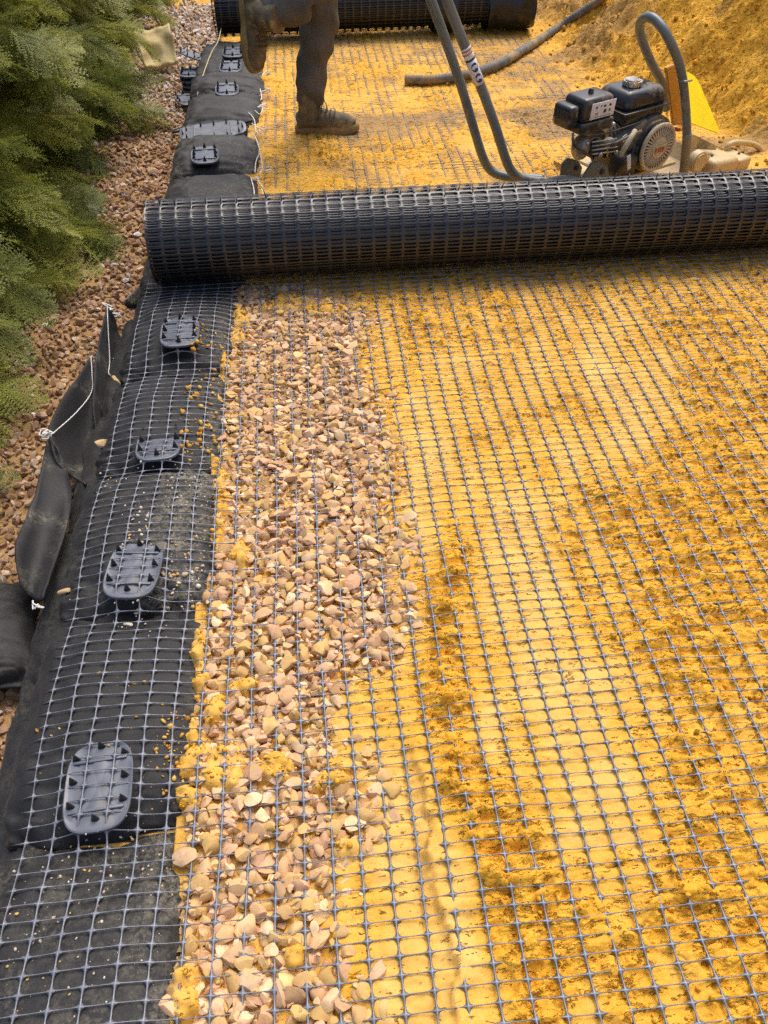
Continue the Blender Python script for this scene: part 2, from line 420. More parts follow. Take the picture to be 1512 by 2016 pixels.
_ridge = np.array([G(x, y)[:2] for x, y in [(880, 1000), (895, 1130), (875, 1250), (880, 1370), (905, 1480), (935, 1560), (965, 1640), (990, 1720), (1015, 1800), (1045, 1900), (1070, 2016), (1100, 2200)]])[::-1]
BANK = np.array([(1.50, 7.5), (1.62, 5.9), (1.62, 5.0), (1.72, 4.35), (2.10, 3.75), (2.30, 3.2), (2.55, 2.4), (3.0, 1.0), (3.6, -2)])[::-1]
PATH_Z = -.25
def terrace(q, k):
    q = q * k; f = np.floor(q); return (f + sstep(.6, 1, q - f)) / k
def ground(X, Y, fine=True):
    X = np.asarray(X, float); Y = np.asarray(Y, float)
    rough = .46 + .75 * fbm(X * 7, Y * 5.0, 4, 1, .6)
    for cx, cy, rx, ry, w in _rough:
        rough = rough + .62 * w * np.exp(-((X - cx) / rx) ** 2 - ((Y - cy) / ry) ** 2)
    far = sstep(2.5, 2.8, Y)
    rough = rough * (1 - far) + far * (.42 + .6 * fbm(X * 3, Y * 2, 3, 4))
    bx = np.interp(Y, BANK[:, 1], BANK[:, 0]) + .10 * fbm(X * 0 + .3, Y * 1.7, 3, 8)
    bk = np.maximum(X - bx, 0)
    onb = sstep(-.12, .10, X - bx)
    rough = np.clip(rough * (1 - onb) + onb * (1.0 + .3 * fbm(X * 3, Y * 3, 2, 5)), 0, 1)
    z = -.010 + .007 * fbm(X * 2.2, Y * 2.2, 2, 2)
    # clods
    wx = X + .012 * pn(X * 30, Y * 30, 5); wy = Y + .012 * pn(X * 30, Y * 30, 9)
    f1, f2, idv = worley(wx * 34, wy * 34, 1)
    clod = (1 - np.clip(f1 * 1.25, 0, 1) ** 2) * (.3 + .9 * idv)
    f1b, f2b, idb = worley(wx * 75, wy * 75, 2)
    clod2 = (1 - np.clip(f1b * 1.2, 0, 1) ** 2) * idb
    rr = sstep(.30, .95, rough)
    flake = terrace(fbm(X * 9 + .5 * pn(X * 20, Y * 20, 3), Y * 19, 4, 6, .6), 5)
    z = z + rr * (.009 * clod * sstep(.35, .75, fbm(X * 9, Y * 9, 2, 21) + .5) + .004 * clod2 + .027 * flake + .003 * fbm(X * 50, Y * 60, 3, 16))
    flake2 = terrace(fbm(X * 5 + 3, Y * 15, 4, 26, .6), 4)
    z = z + (1 - rr) * .006 * flake2 + (1 - far) * .006 * terrace(fbm(X * 22, Y * 40, 3, 28, .6), 3) * sstep(-.1, .35, fbm(X * 6, Y * 6, 2, 29))
    # shallow tears dragged across the smoothed sand
    tear = np.abs(fbm(X * 10, Y * 34, 3, 7)); z = z - .0035 * (1 - rr) * np.clip(.10 - tear, 0, .10) * 10 * sstep(.0, .25, fbm(X * 5, Y * 5, 2, 14) + .1)
    z = z + .0016 * (1 - rr) * fbm(X * 40, Y * 40, 3, 17)
    # step left by the edge of the compactor plate
    sx = .135 + .03 * fbm(Y * 0 + 2.2, Y * 6, 2, 3) + .012 * fbm(X * 30, Y * 40, 3, 23)
    st = sstep(-.006, .006, X - sx) * sstep(.78, .62, Y) * np.exp(-np.maximum(X - sx, 0) / .10)
    z = z + (.015 + .008 * flake) * st - .008 * np.exp(-((X - sx + .02) / .018) ** 2) * sstep(.78, .62, Y)
    # trampled ridge beside the compactor track
    rd = np.exp(-((X - np.interp(Y, _ridge[:, 1], _ridge[:, 0]) - .03 * fbm(X * 0 + 1.5, Y * 5, 2, 33)) / .034) ** 2) * sstep(1.45, 1.2, Y) * (1 - .5 * sstep(.2, .5, fbm(X * 0, Y * 4, 2, 35)))
    z = z + rd * (.004 + .015 * clod * sstep(.1, .6, fbm(X * 12, Y * 12, 2, 36) + .4) + .010 * flake)
    rough = np.clip(rough + .8 * rd, 0, 1)
    # individual heaped lumps pushed up through the net
    for px, py, r, h in [(870, 1370, .022, .022), (900, 1130, .018, .020), (915, 1160, .02, .014), (1230, 1690, .016, .012), (1350, 1060, .022, .018), (1055, 1875, .02, .02), (960, 1720, .018, .012), (1290, 1785, .018, .015), (890, 1560, .02, .014)]:
        cx, cy, _ = G(px, py); d2 = ((X - cx) / r) ** 2 + ((Y - cy) / r) ** 2
        z = z + h * np.exp(-d2) * (.7 + .9 * clod)
    # net impressions
    gx = np.abs(((X + .29) / .05 + .5) % 1 - .5) * .05; gy = np.abs((Y / .0275 + .5) % 1 - .5) * .0275
    press = np.maximum(np.exp(-(gx / .005) ** 2), .8 * np.exp(-(gy / .004) ** 2))
    pm = (1 - far) * .0009 * np.clip(.5 + 1.6 * fbm(X * 4, Y * 4, 2, 32), 0, 1.2) + far * .0075 * sstep(-.25, .25, fbm(X * 3.3, Y * 3.3, 3, 31) + .10) * (1 - onb)
    z = z - press * pm * sstep(-.35, -.15, X)
    # bank
    slope = bk * (.62 + .22 * sstep(0, .8, bk)) + .10 * onb * fbm(X * 2.5, Y * 2.5, 4, 40) * sstep(0, .4, bk + .05)
    slope = slope + onb * (.045 * terrace(fbm((X + .5 * Y) * 5, (Y - .5 * X) * 3, 4, 45), 7) + .042 * fbm(X * 12, Y * 9, 5, 44, .68) + .016 * clod * sstep(.0, .4, fbm(X * 4, Y * 4, 2, 46))) * sstep(-.02, .15, bk)
    z = z + np.minimum(slope, 3.5)
    # drainage trench between bags and sand
    e = sand_edge(Y) + .045 * fbm(X * 7, Y * 7, 4, 50, .6)
    wl = wall_x(Y)
    tr = sstep(.015, -.075, X - e + .03 * fbm(X * 25, Y * 25, 3, 51)) * sstep(2.62, 2.50, Y)
    cover = np.zeros_like(X)
    for cx, cy, rx, ry in _patch:
        cover = np.maximum(cover, np.exp(-((X - cx) / rx) ** 2 - ((Y - cy) / ry) ** 2))
    cover = sstep(.28, .75, cover + .45 * fbm(X * 22, Y * 22, 4, 52, .6))
    rough = np.where(tr > .5, np.clip(.12 + .7 * fbm(X * 12, Y * 12, 2, 56), 0, 1), rough)
    ztr = -.031 + cover * (.020 + .010 * clod + .005 * clod2 + .012 * fbm(X * 26, Y * 26, 4, 53, .6))
    z = z * (1 - tr) + ztr * tr
    # drop to the path on the face side of the wall
    d = X - (wl - .10)
    pt = sstep(.0, -.06, d)
    zp = PATH_Z + .02 * fbm(X * 2, Y * 2, 3, 60) + .012 * fbm(X * 16, Y * 16, 3, 61)
    z = np.where(d < .245, np.minimum(z, -.055), z) * (1 - pt) + zp * pt
    dirt = pt * .95 + (1 - pt) * (1 - tr) * far * .85 * sstep(.0, .45, fbm(X * 2.1, Y * 2.1, 4, 70)) * (1 - .25 * onb)
    for cx, cy, rx, ry, w in [(1.35, 4.7, .3, .35, .8), (1.75, 5.0, .35, .25, .7), (-.08, 3.75, .16, .25, .5), (.45, 2.50, .5, .07, .9), (1.1, 5.35, .5, .25, .6), (1.25, 3.95, .2, .12, .7), (1.6, 4.2, .2, .25, .5)]:  # browner patches, one a narrow strip along the foot of the near roll
        dirt = np.maximum(dirt, w * np.exp(-((X - cx) / rx) ** 2 - ((Y - cy) / ry) ** 2) * sstep(-.35, .25, fbm(X * 6, Y * 6, 3, 71)))
    yfar = np.exp(-((X + .9) / .5) ** 2 - ((Y - 7.9) / .35) ** 2)
    dirt = dirt * (1 - np.clip(1.5 * yfar, 0, 1))
    # settle to level land far away
    r_ = np.hypot(X, Y - 3); z = z * (1 - sstep(9, 22, r_)) + sstep(9, 22, r_) * np.where(X > 1, 2.2, PATH_Z) * 1.0
    return z, rough, np.clip(dirt, 0, 1), cover, tr
def spaced(segs):
    out = [segs[0][0]]
    for a, b, st in segs:
        n = max(1, int(round((b - a) / st))); out += list(a + (b - a) * (np.arange(1, n + 1) / n))
    return np.array(out)
gxs = spaced([(-60, -12, 8), (-12, -4, 1), (-4, -1.9, .15), (-1.9, -.6, .03), (-.6, -.34, .03), (-.34, 1.1, .0046), (1.1, 1.8, .009), (1.8, 3.6, .018), (3.6, 6, .1), (6, 14, 1), (14, 60, 8)])
gys = spaced([(-40, -4, 6), (-4, -.5, .5), (-.5, .12, .05), (.12, 1.4, .0045), (1.4, 2.56, .0068), (2.56, 4.4, .0095), (4.4, 6.6, .014), (6.6, 9, .05), (9, 14, .5), (14, 80, 8)])
gX, gY = np.meshgrid(gxs, gys)
gz, grough, gdirt, gcover, gtr = ground(gX, gY)
nx, ny = len(gxs), len(gys)
_i = np.arange(ny - 1)[:, None] * nx + np.arange(nx - 1)[None]
gf = np.stack([_i, _i + 1, _i + nx + 1, _i + nx], -1).reshape(-1, 4)
ground_o = obj('ground', mesh_np('ground', np.stack([gX, gY, gz], -1).reshape(-1, 3), gf, M['sand'], True, dict(rough=grough.ravel(), dirt=gdirt.ravel())))
tag(ground_o, 'yellow compacted sand rising into a bank', None, None, 'structure')
def gz_at(x, y): return float(ground(np.array([x]), np.array([y]))[0][0])

# ------------------------------------------------------------------ stones
def ico(sub):
    bm = bmesh.new(); bmesh.ops.create_icosphere(bm, subdivisions=sub, radius=1)
    v = np.array([x.co[:] for x in bm.verts]); f = np.array([[q.index for q in p.verts] for p in bm.faces]); bm.free(); return v, f
_ico = {s: ico(s) for s in (1, 2, 3)}
def rock(sub, r, cuts=9, flat=(1, .8, .6), soft=.25):
    v, f = _ico[sub]; v = v.copy()
    for _ in range(cuts):
        n = r.normal(size=3); n /= np.linalg.norm(n); d = r.uniform(.38, .80)
        s = v @ n - d; k = s > 0
        v[k] -= n * (s[k] * (1 - soft * r.random()))[:, None]
    v *= (np.array(flat) * r.uniform(.85, 1.15, 3)); v /= np.abs(v).max()
    return v
def rand_rot(n, r, tilt=1.0):
    q = r.normal(size=(n, 4)); q[:, 1:3] *= tilt; q /= np.linalg.norm(q, axis=1)[:, None]
    w, x, y, z = q.T
    return np.stack([1 - 2 * (y * y + z * z), 2 * (x * y - z * w), 2 * (x * z + y * w), 2 * (x * y + z * w), 1 - 2 * (x * x + z * z), 2 * (y * z - x * w), 2 * (x * z - y * w), 2 * (y * z + x * w), 1 - 2 * (x * x + y * y)], -1).reshape(-1, 3, 3)
def scatter(name, pos, size, cols, mat, sub, r, nt=14, tilt=.6, cuts=9, flat=(1, .8, .62), smooth=True, extra=None, soft=.25, top=False):
    tm = [rock(sub, r, cuts, flat, soft) for _ in range(nt)]; f = _ico[sub][1]; nv = len(_ico[sub][0])
    n = len(pos); ti = r.integers(0, nt, n); rot = rand_rot(n, r, tilt)
    T = np.stack(tm)[ti]
    v = np.einsum('nij,nkj->nki', rot, T) * np.asarray(size)[:, None, None]
    if top: v[..., 2] -= v[..., 2].max(1)[:, None]
    v = v + pos[:, None]
    F = (f[None] + (np.arange(n) * nv)[:, None, None]).reshape(-1, 3)
    at = {'col': np.repeat(cols, nv, 0)} if cols is not None else {}
    if extra: at.update({k: np.repeat(a, nv) for k, a in extra.items()})
    return mesh_np(name, v.reshape(-1, 3), F, mat, smooth, at)
def poisson(x0, x1, y0, y1, d, r, keep):
    """jittered hex lattice filtered by keep(x,y)"""
    xs = np.arange(x0, x1, d); ys = np.arange(y0, y1, d * .87)
    X, Y = np.meshgrid(xs, ys); X = X + (np.arange(len(ys)) % 2)[:, None] * d / 2
    X = X + r.uniform(-.36, .36, X.shape) * d; Y = Y + r.uniform(-.36, .36, Y.shape) * d
    X, Y = X.ravel(), Y.ravel(); k = keep(X, Y); return X[k], Y[k]
PAL_G = np.array([(.60, .43, .26), (.68, .51, .33), (.54, .37, .22), (.64, .45, .29), (.70, .56, .38), (.48, .32, .18), (.58, .38, .25), (.66, .47, .23)])
PAL_P = np.array([(.30, .165, .085), (.36, .21, .12), (.26, .14, .07), (.42, .27, .16), (.33, .18, .09), (.48, .34, .22), (.22, .12, .06)])
PAL_F = np.array([(.60, .50, .38), (.52, .42, .32), (.66, .58, .48), (.46, .34, .23), (.58, .54, .50), (.50, .36, .24)])
r1 = np.random.default_rng(21)
def in_trench(X, Y):
    g = ground(X, Y); return (X < sand_edge(Y) + .045 * fbm(X * 7, Y * 7, 4, 50, .6) + .03) & (X > wall_x(Y) + .168) & (Y < 2.56)
allv = []
for layer, (d, zt, s0, s1, sub, ylim) in enumerate([(.0285, -.0065, .0135, .0250, 2, (.12, 1.30)), (.0275, -.0065, .0135, .0240, 1, (1.30, 2.55)), (.022, -.0155, .010, .017, 1, (.12, 2.55)), (.026, -.008, .005, .010, 1, (.12, 2.55))]):
    X, Y = poisson(-.42, .62, ylim[0], ylim[1], d, r1, in_trench)
    if layer == 3:
        k = r1.random(len(X)) < .55; X, Y = X[k], Y[k]
    sz = r1.uniform(s0, s1, len(X)); Z = zt + r1.uniform(-.009, .0055, len(X))
    c = PAL_G[r1.integers(0, len(PAL_G), len(X))] * np.array([1.10, .98, .86]) * r1.uniform(.70, 1.15, (len(X), 1))
    yl = (r1.random(len(X)) < .22 + .6 * np.exp(-np.abs(sand_edge(Y) - X) / .05) + .4 * np.exp(-np.abs(X - wall_x(Y) - .18) / .03))[:, None] * r1.uniform(.3, .8, (len(X), 1)); c = c * (1 - yl) + np.array((.58, .37, .10)) * yl
    allv.append(scatter('g', np.stack([X, Y, Z], 1), sz, c, M['gravel'], sub, r1, 26, .32, 12, (1, .78, .56), True, None, .14, True))
def join_meshes(name, mes):
    vs, fs, cs, off = [], [], [], 0
    for me in mes:
        v = np.empty(len(me.vertices) * 3, np.float32); me.vertices.foreach_get('co', v); v = v.reshape(-1, 3)
        f = np.empty(len(me.loops), np.int32); me.loops.foreach_get('vertex_index', f)
        c = np.empty(len(me.vertices) * 4, np.float32); me.attributes['col'].data.foreach_get('color', c)
        vs.append(v); fs.append(f.reshape(-1, 3) + off); cs.append(c.reshape(-1, 4)[:, :3]); off += len(v)
    me = mesh_np(name, np.vstack(vs), np.vstack(fs), mes[0].materials[0], True, dict(col=np.vstack(cs)))
    try: me.set_sharp_from_angle(angle=R(32))
    except Exception: pass
    for m in mes: bpy.data.meshes.remove(m)
    return me
tag(obj('drainage_gravel', join_meshes('drainage_gravel', allv)), 'tan angular drainage stones in a strip beside the black bags', 'gravel', None, 'stuff')
# path stones
r2 = np.random.default_rng(22)
def on_path(X, Y): return (X < wall_x(Y) - .16)
mes = []
for (x0, x1, y0, y1, d, s0, s1, k_) in [(-1.5, -.55, .7, 3.2, .029, .009, .019, 1), (-1.6, -.5, 3.2, 6.0, .031, .009, .020, 1), (-1.7, -.35, 6.0, 8.6, .042, .014, .026, 1), (-1.45, -.55, .7, 4.2, .044, .007, .012, 1)]:
    X, Y = poisson(x0, x1, y0, y1, d, r2, on_path)
    if y1 > 8: 
        k = ~((Y > 7.55) & (X > -1.25) & (fbm(X * 4, Y * 4, 2, 3) > -.25)); X, Y = X[k], Y[k]
    sz = r2.uniform(s0, s1, len(X)) * (1 + .5 * (r2.random(len(X)) < .05))
    Z = PATH_Z + .02 * fbm(X * 2, Y * 2, 3, 60) + .012 * fbm(X * 16, Y * 16, 3, 61) + sz * .35
    fr = sstep(4.3, 6.2, Y + 1.2 * fbm(X * 2, Y * 2, 2, 9)) * sstep(-2, -.9, X + .25)
    fr = np.maximum(fr, (r2.random(len(X)) < .07))[:, None]
    c = (PAL_P[r2.integers(0, len(PAL_P), len(X))] * 1.12 + np.array([.03, .03, .025])) * (1 - fr) + PAL_F[r2.integers(0, len(PAL_F), len(X))] * fr
    c = c * np.array([.92, .92, .95]) * r2.uniform(.75, 1.2, (len(X), 1))
    mes.append(scatter('p', np.stack([X, Y, Z], 1), sz, c, M['path'], 1, r2, 16, .6, 8, (1, .8, .55)))
tag(obj('path_gravel', join_meshes('path_gravel', mes)), 'brown and cream loose gravel along the path beside the hedge', 'gravel', None, 'stuff')
# loose sand crumbs
r3 = np.random.default_rng(23)
X = r3.uniform(-.1, 1.75, 5200); Y = .2 + 2.3 * r3.random(5200) ** 1.25
z_, ro_, di_, co_, tr_ = ground(X, Y); k = (ro_ > .55) & (tr_ < .5) & (fbm(X * 8, Y * 8, 2, 90) > -.05)
X, Y, z_, ro_, di_ = X[k], Y[k], z_[k], ro_[k], di_[k]
X2 = r3.uniform(1.5, 3.2, 1600); Y2 = r3.uniform(3.2, 6.8, 1600); z2, ro2, di2, _, _ = ground(X2, Y2)
X3 = r3.uniform(-.36, .4, 9000); Y3 = r3.uniform(.2, 2.5, 9000); z3, ro3, di3, co3, tr3 = ground(X3, Y3); k = (tr3 > .5) & (co3 > .30) & (r3.random(9000) < .6) & (X3 > wall_x(Y3) + .13)
X, Y, z_, di_ = np.concatenate([X, X3[k]]), np.concatenate([Y, Y3[k]]), np.concatenate([z_, np.maximum(z3[k], -.022)]), np.concatenate([di_, di3[k]])
sz = np.concatenate([.0016 + .0075 * r3.random(len(X)) ** 3, .003 + .016 * r3.random(1600) ** 4])
P_ = np.stack([np.concatenate([X, X2]), np.concatenate([Y, Y2]), np.concatenate([z_, z2]) + sz * .4], 1)
me = scatter('sand_crumbs', P_, sz, None, M['clod'], 1, r3, 12, 1, 5, (1, .85, .7), True, dict(rough=np.full(len(sz), .9), dirt=np.concatenate([di_, di2 * .5])), .15)
tag(obj('sand_crumbs', me), 'loose orange sand crumbs and clods on the compacted sand', 'sand', None, 'stuff')

# ------------------------------------------------------------------ black geotextile sandbags
SURF = []          # (world verts, quads) of what the net lies on
def bag_arr(hl, a, h, seed, wr=1.0, nu=56, nv=64):
    r = np.random.default_rng(seed)
    u = np.linspace(0, 2 * np.pi, nu, endpoint=False)
    v = np.sin(np.linspace(-np.pi / 2, np.pi / 2, nv)); v = np.sign(v) * (1 - (1 - np.abs(v)) ** .92)
    Uu, Vv = np.meshgrid(u, v)
    c, s = np.cos(Uu), np.sin(Uu); n = 2.9
    x = np.sign(c) * np.abs(c) ** (2 / n); z = np.sign(s) * np.abs(s) ** (2 / n)
    av = np.clip(np.abs(Vv), 0, 1)
    ph = .03 + .97 * (1 - av ** 2.3) ** .62; pw = .86 + .14 * (1 - av ** 4) ** .5
    sh = (seed * 37) % 100 / 7
    wrk = .0045 * fbm(Vv * 3 + sh, (c * 1.5 + 3 * s) * .8, 3, seed) + .0045 * (1 - 2.2 * np.abs(fbm(Vv * 6 + 1.5 * pn(c * 1.3, s * 1.3 + sh, seed), c * .9 + sh, 2, seed + 2))) * sstep(.2, .95, av) \
        + .007 * av ** 5 * fbm(Uu * 3.2 + sh, Vv * 1.5, 2, seed + 4) * 1.6
    X = x * a * pw * (1 + .05 * pn(Vv * 1.6 + sh, x * 0 + .5, seed)) + x * wrk * wr
    Z = z * h * ph + z * wrk * wr * 1.5 + .006 * pn(Vv * 1.3 + sh, x * .7, seed + 9)
    Y = Vv * hl + .012 * pn(x * 2 + sh, Vv * 0 + .3, seed + 5) + .008 * av ** 8 * np.sin(Uu * 3 + sh)
    P = np.stack([X, Y, Z], -1).reshape(-1, 3)
    i = np.arange(nv - 1)[:, None] * nu; j = np.arange(nu)[None]; j2 = (j + 1) % nu
    f = np.stack([i + j, i + j2, i + nu + j2, i + nu + j], -1).reshape(-1, 4)
    c0 = len(P); P = np.vstack([P, P[:nu].mean(0), P[-nu:].mean(0)]); jj = np.arange(nu); k = (jj + 1) % nu
    t = np.vstack([np.stack([np.full(nu, c0), k, jj], 1), np.stack([np.full(nu, c0 + 1), (nv - 1) * nu + jj, (nv - 1) * nu + k], 1)])
    return P, f, t
def rotm(rx, ry, rz): return np.array(Matrix.Rotation(rz, 3, 'Z') @ Matrix.Rotation(ry, 3, 'Y') @ Matrix.Rotation(rx, 3, 'X'))
def make_bag(label, xc, yc, ztop, hl, a, h, seed, dust, rot=(0, 0, 0), group=None, surf=True):
    P, f, t = bag_arr(hl, a, h, seed, 2.2 if 105 <= seed < 120 else 1.9)
    P = P @ rotm(*rot).T
    W = P + np.array([xc, yc, ztop - h])
    d = dust(W) * np.clip(.45 + 1.1 * fbm(W[:, 0] * 13, W[:, 1] * 13, 3, seed), 0, 1)
    root = empty('sandbag', (xc, yc, ztop - 2 * h))
    me = mesh_np('bag_body', P + np.array([0, 0, h]), [f, t], M['fabric'], True, dict(dust=np.clip(d, 0, 1)))
    obj('bag_body', me, root)
    # sewn end seam
    for sgn in (-1, 1):
        xs = np.linspace(-a * .84, a * .84, 14)
        pts = np.stack([xs, np.full(14, sgn * (hl + .004)) + .004 * np.sin(xs * 40 + seed), .004 * np.sin(xs * 23 + seed)], 1) @ rotm(*rot).T + np.array([0, 0, h])
        v_, f_, t_ = tube_arr(pts, np.stack([np.full(14, .010), np.full(14, .0035)], 1), 6)
        obj('end_seam', mesh_np('end_seam', v_, [f_, t_], M['fabric'], True, dict(dust=np.zeros(len(v_)))), root)
    if surf: SURF.append((W, np.vstack([f, np.column_stack([t, t[:, 2]])])))
    tag(root, label, 'sandbag', group or 'black sandbags of the retaining wall')
    return root
def dust_near(b, rgt, x0=-.43, x1=-.30):
    return lambda W: b * np.clip(W[:, 2] * 0 + 1, 0, 1) + rgt * sstep(x0, x1, W[:, 0])
near = [(-.02, .62, 'nearest black sandbag under the net, dusty, at the bottom left corner', dust_near(.30, .35)),
        (.61, 1.135, 'clean black sandbag under the net between the two nearest grey plates', dust_near(.05, .55, -.34, -.29)),
        (1.12, 1.60, 'black sandbag under the net with grit scattered over its right half', dust_near(.12, 1.0, -.50, -.34)),
        (1.59, 2.05, 'black sandbag under the net just beyond the dark low plate', dust_near(.02, .5, -.40, -.30)),
        (2.03, 2.55, 'black sandbag under the net right in front of the near roll', dust_near(.02, .5, -.36, -.28))]
far = [(2.52, 3.0, 'black sandbag hidden behind the near net roll', dust_near(.2, .1)),
       (2.98, 3.50, 'creased black sandbag directly behind the near net roll', dust_near(.22, .15)),
       (3.47, 3.90, 'black sandbag below the long tilted plate and the standing boot', dust_near(.30, .15)),
       (4.06, 4.55, 'black sandbag just beyond the long tilted plate, left of the standing boot', dust_near(.12, .1)),
       (4.52, 4.85, 'short black sandbag between two small grey plates', dust_near(.14, .1)),
       (4.81, 5.56, 'farthest black sandbag, its end under the far net roll', dust_near(.2, .1))]
bags = []
for k, (y0, y1, lab, du) in enumerate(near + far):
    yc = (y0 + y1) / 2; hl = (y1 - y0) / 2 - .004
    isf = k >= len(near)
    zt = .018 if not isf else .046
    bags.append(make_bag(lab, float(wall_x(yc)) + (.012 if isf else .004), yc, zt + .004 * ((k * 7) % 5 - 2), hl, .182 if not isf else .198, .082 if not isf else .095, 100 + k, du,
                         (R([.6, -.8, 1.0, -.6, .4, 0, 1.5, 2.2, 2.0, 1.2, .5][k]), R([0, 1, -1, .5, 0, 0, -1, 1, -1, 1, 0][k]), R([0, 1, -.5, .6, -1, 0, -1.5, 1, -2, 1.5, -1][k]))))
low = [(.55, 1.05, 'lower black sandbag in the bottom course below the nearest bags'), (1.0, 1.55, 'lower black sandbag in the bottom course beside the standing flap'),
       (1.5, 2.05, 'lower black sandbag in the bottom course behind the tall standing flaps'), (2.0, 2.6, 'lower black sandbag in the bottom course in front of the near roll'),
       (2.55, 3.2, 'lower black sandbag in the bottom course below the roll end'), (3.15, 3.8, 'lower black sandbag in the bottom course below the creased bag'),
       (3.75, 4.4, 'lower black sandbag in the bottom course below the long tilted plate'), (4.35, 5.0, 'lower black sandbag in the bottom course next to the plate stack'), (4.95, 5.65, 'lower black sandbag in the bottom course, farthest along')]
lows = []
for k, (y0, y1, lab) in enumerate(low):
    yc = (y0 + y1) / 2
    lows.append(make_bag(lab, float(wall_x(yc)) - (.075 if yc < 2.6 else .03), yc, -.125, (y1 - y0) / 2 + .01, .20, .075, 200 + k, dust_near(.12, .0), (0, R(3), R((k % 3 - 1) * 1.5)), 'bottom course of black sandbags', False))
g0 = G(0, 1270, -.2)
make_bag('smooth grey black bag slumped at the foot of the wall, at the left frame edge', g0[0] - .06, g0[1] + .03, -.13, .17, .13, .07, 301, dust_near(.10, 0), (R(-6), R(14), R(12)), 'bottom course of black sandbags', False)
# standing end flaps with sewn thread
def flap(parent, rows, seed, thick=.0025, amp=.006, n=7):
    rows = [np.asarray(r_, float) for r_ in rows]
    A = catmull([r_[0] for r_ in rows], 6); B = catmull([r_[-1] for r_ in rows], 6)
    Mi = catmull([r_[len(r_) // 2] if len(r_) > 2 else (r_[0] + r_[-1]) / 2 for r_ in rows], 6)
    t = np.linspace(0, 1, n)[None, :, None]
    S = A[:, None] * (1 - t) * (1 - 2 * t) + Mi[:, None] * 4 * t * (1 - t) + B[:, None] * t * (2 * t - 1)
    m = len(A); uu, vv = np.meshgrid(np.linspace(0, 4, m), np.linspace(0, 2, n), indexing='ij')
    S[..., 0] += amp * fbm(uu, vv, 3, seed) ; S[..., 2] += amp * .6 * fbm(uu, vv, 3, seed + 3)
    gu = np.gradient(S, axis=0); gv = np.gradient(S, axis=1); N = np.cross(gu, gv); N /= np.linalg.norm(N, axis=-1)[..., None] + 1e-9
    P = np.vstack([(S + N * thick).reshape(-1, 3), (S - N * thick).reshape(-1, 3)])
    i = np.arange(m - 1)[:, None] * n + np.arange(n - 1)[None]
    f1 = np.stack([i, i + 1, i + n + 1, i + n], -1).reshape(-1, 4); f2 = f1[:, ::-1] + m * n
    ring = list(range(n)) + [n - 1 + k * n for k in range(1, m)] + [(m - 1) * n + k for k in range(n - 2, -1, -1)] + [k * n for k in range(m - 2, 0, -1)]
    ring = np.array(ring); nx_ = np.roll(ring, -1); f3 = np.stack([ring, ring + m * n, nx_ + m * n, nx_], 1)
    d = np.clip(-.05 + .8 * fbm(P[:, 0] * 9, P[:, 1] * 14 + P[:, 2] * 9, 3, seed), 0, .55)
    P = P - np.array(parent.location)
    return obj('end_flap', mesh_np('end_flap', P, np.vstack([f1, f2, f3]), M['fabric'], True, dict(dust=d)), parent)
def lstr(parent, pts, r=.0016, name='tie_string', mat='twine'):
    return tube(name, np.asarray(pts) - np.array(parent.location), r, M[mat], parent, 6, 6)
def knot(parent, p, seed, n=4, s=.016):
    r = np.random.default_rng(seed); p = np.asarray(p, float)
    pts = [p + r.normal(size=3) * s * np.array([1, 1, .45]) for _ in range(n + 3)]
    lstr(parent, pts, .0021)
L3 = lambda L: [PX(x, y, X) for x, y, X in L]
flap(lows[2], [L3([(211, 600, -.745), (214, 602, -.735), (218, 604, -.73)]), L3([(199, 655, -.735), (216, 655, -.735), (233, 650, -.715)]), L3([(188, 715, -.73), (214, 710, -.725), (241, 690, -.70)]),
               L3([(184, 790, -.725), (206, 785, -.72), (230, 770, -.685)]), L3([(188, 862, -.715), (200, 870, -.71), (212, 850, -.68)])], 5)
lstr(lows[2], L3([(211, 602, -.74), (213, 650, -.73), (216, 710, -.72), (214, 735, -.715), (224, 742, -.70)]), .0017)
flap(lows[1], [L3([(178, 702, -.76), (181, 703, -.755), (184, 705, -.75)]), L3([(152, 742, -.775), (170, 750, -.76), (186, 775, -.735)]), L3([(122, 790, -.785), (160, 810, -.765), (189, 850, -.725)]),
               L3([(97, 845, -.79), (150, 865, -.77), (195, 888, -.71)]), L3([(104, 890, -.77), (145, 910, -.755), (185, 930, -.70)]), L3([(125, 930, -.745), (145, 940, -.735), (168, 955, -.69)])], 9)
lstr(lows[1], L3([(179, 702, -.752), (181, 735, -.745), (180, 772, -.742), (150, 812, -.762), (99, 858, -.785)]), .0017)
flap(lows[1], [L3([(97, 850, -.795), (104, 868, -.78), (112, 880, -.76)]), L3([(72, 960, -.80), (100, 965, -.77), (142, 960, -.72)]), L3([(44, 1035, -.80), (90, 1050, -.76), (130, 1040, -.70)]), L3([(33, 1080, -.79), (70, 1120, -.76), (100, 1130, -.70)]), L3([(40, 1150, -.775), (66, 1180, -.75), (85, 1180, -.70)])], 12)
flap(lows[3], [L3([(246, 590, -.69), (262, 575, -.67), (292, 540, -.62)]), L3([(250, 604, -.69), (270, 600, -.66), (292, 575, -.62)]), L3([(272, 608, -.665), (280, 605, -.655), (290, 600, -.63)])], 15)
for p, s in [((233, 622), 1), ((222, 608), 2), ((238, 702), 3), ((245, 735), 4)]: knot(lows[2], PX(p[0], p[1], -.69), s)
for p, s in [((90, 852), 5), ((88, 862), 6), ((181, 705), 7)]: knot(lows[1], PX(p[0], p[1], -.785), s, 4, .011)
knot(lows[0], G(70, 1195, -.09), 18, 5, .008)
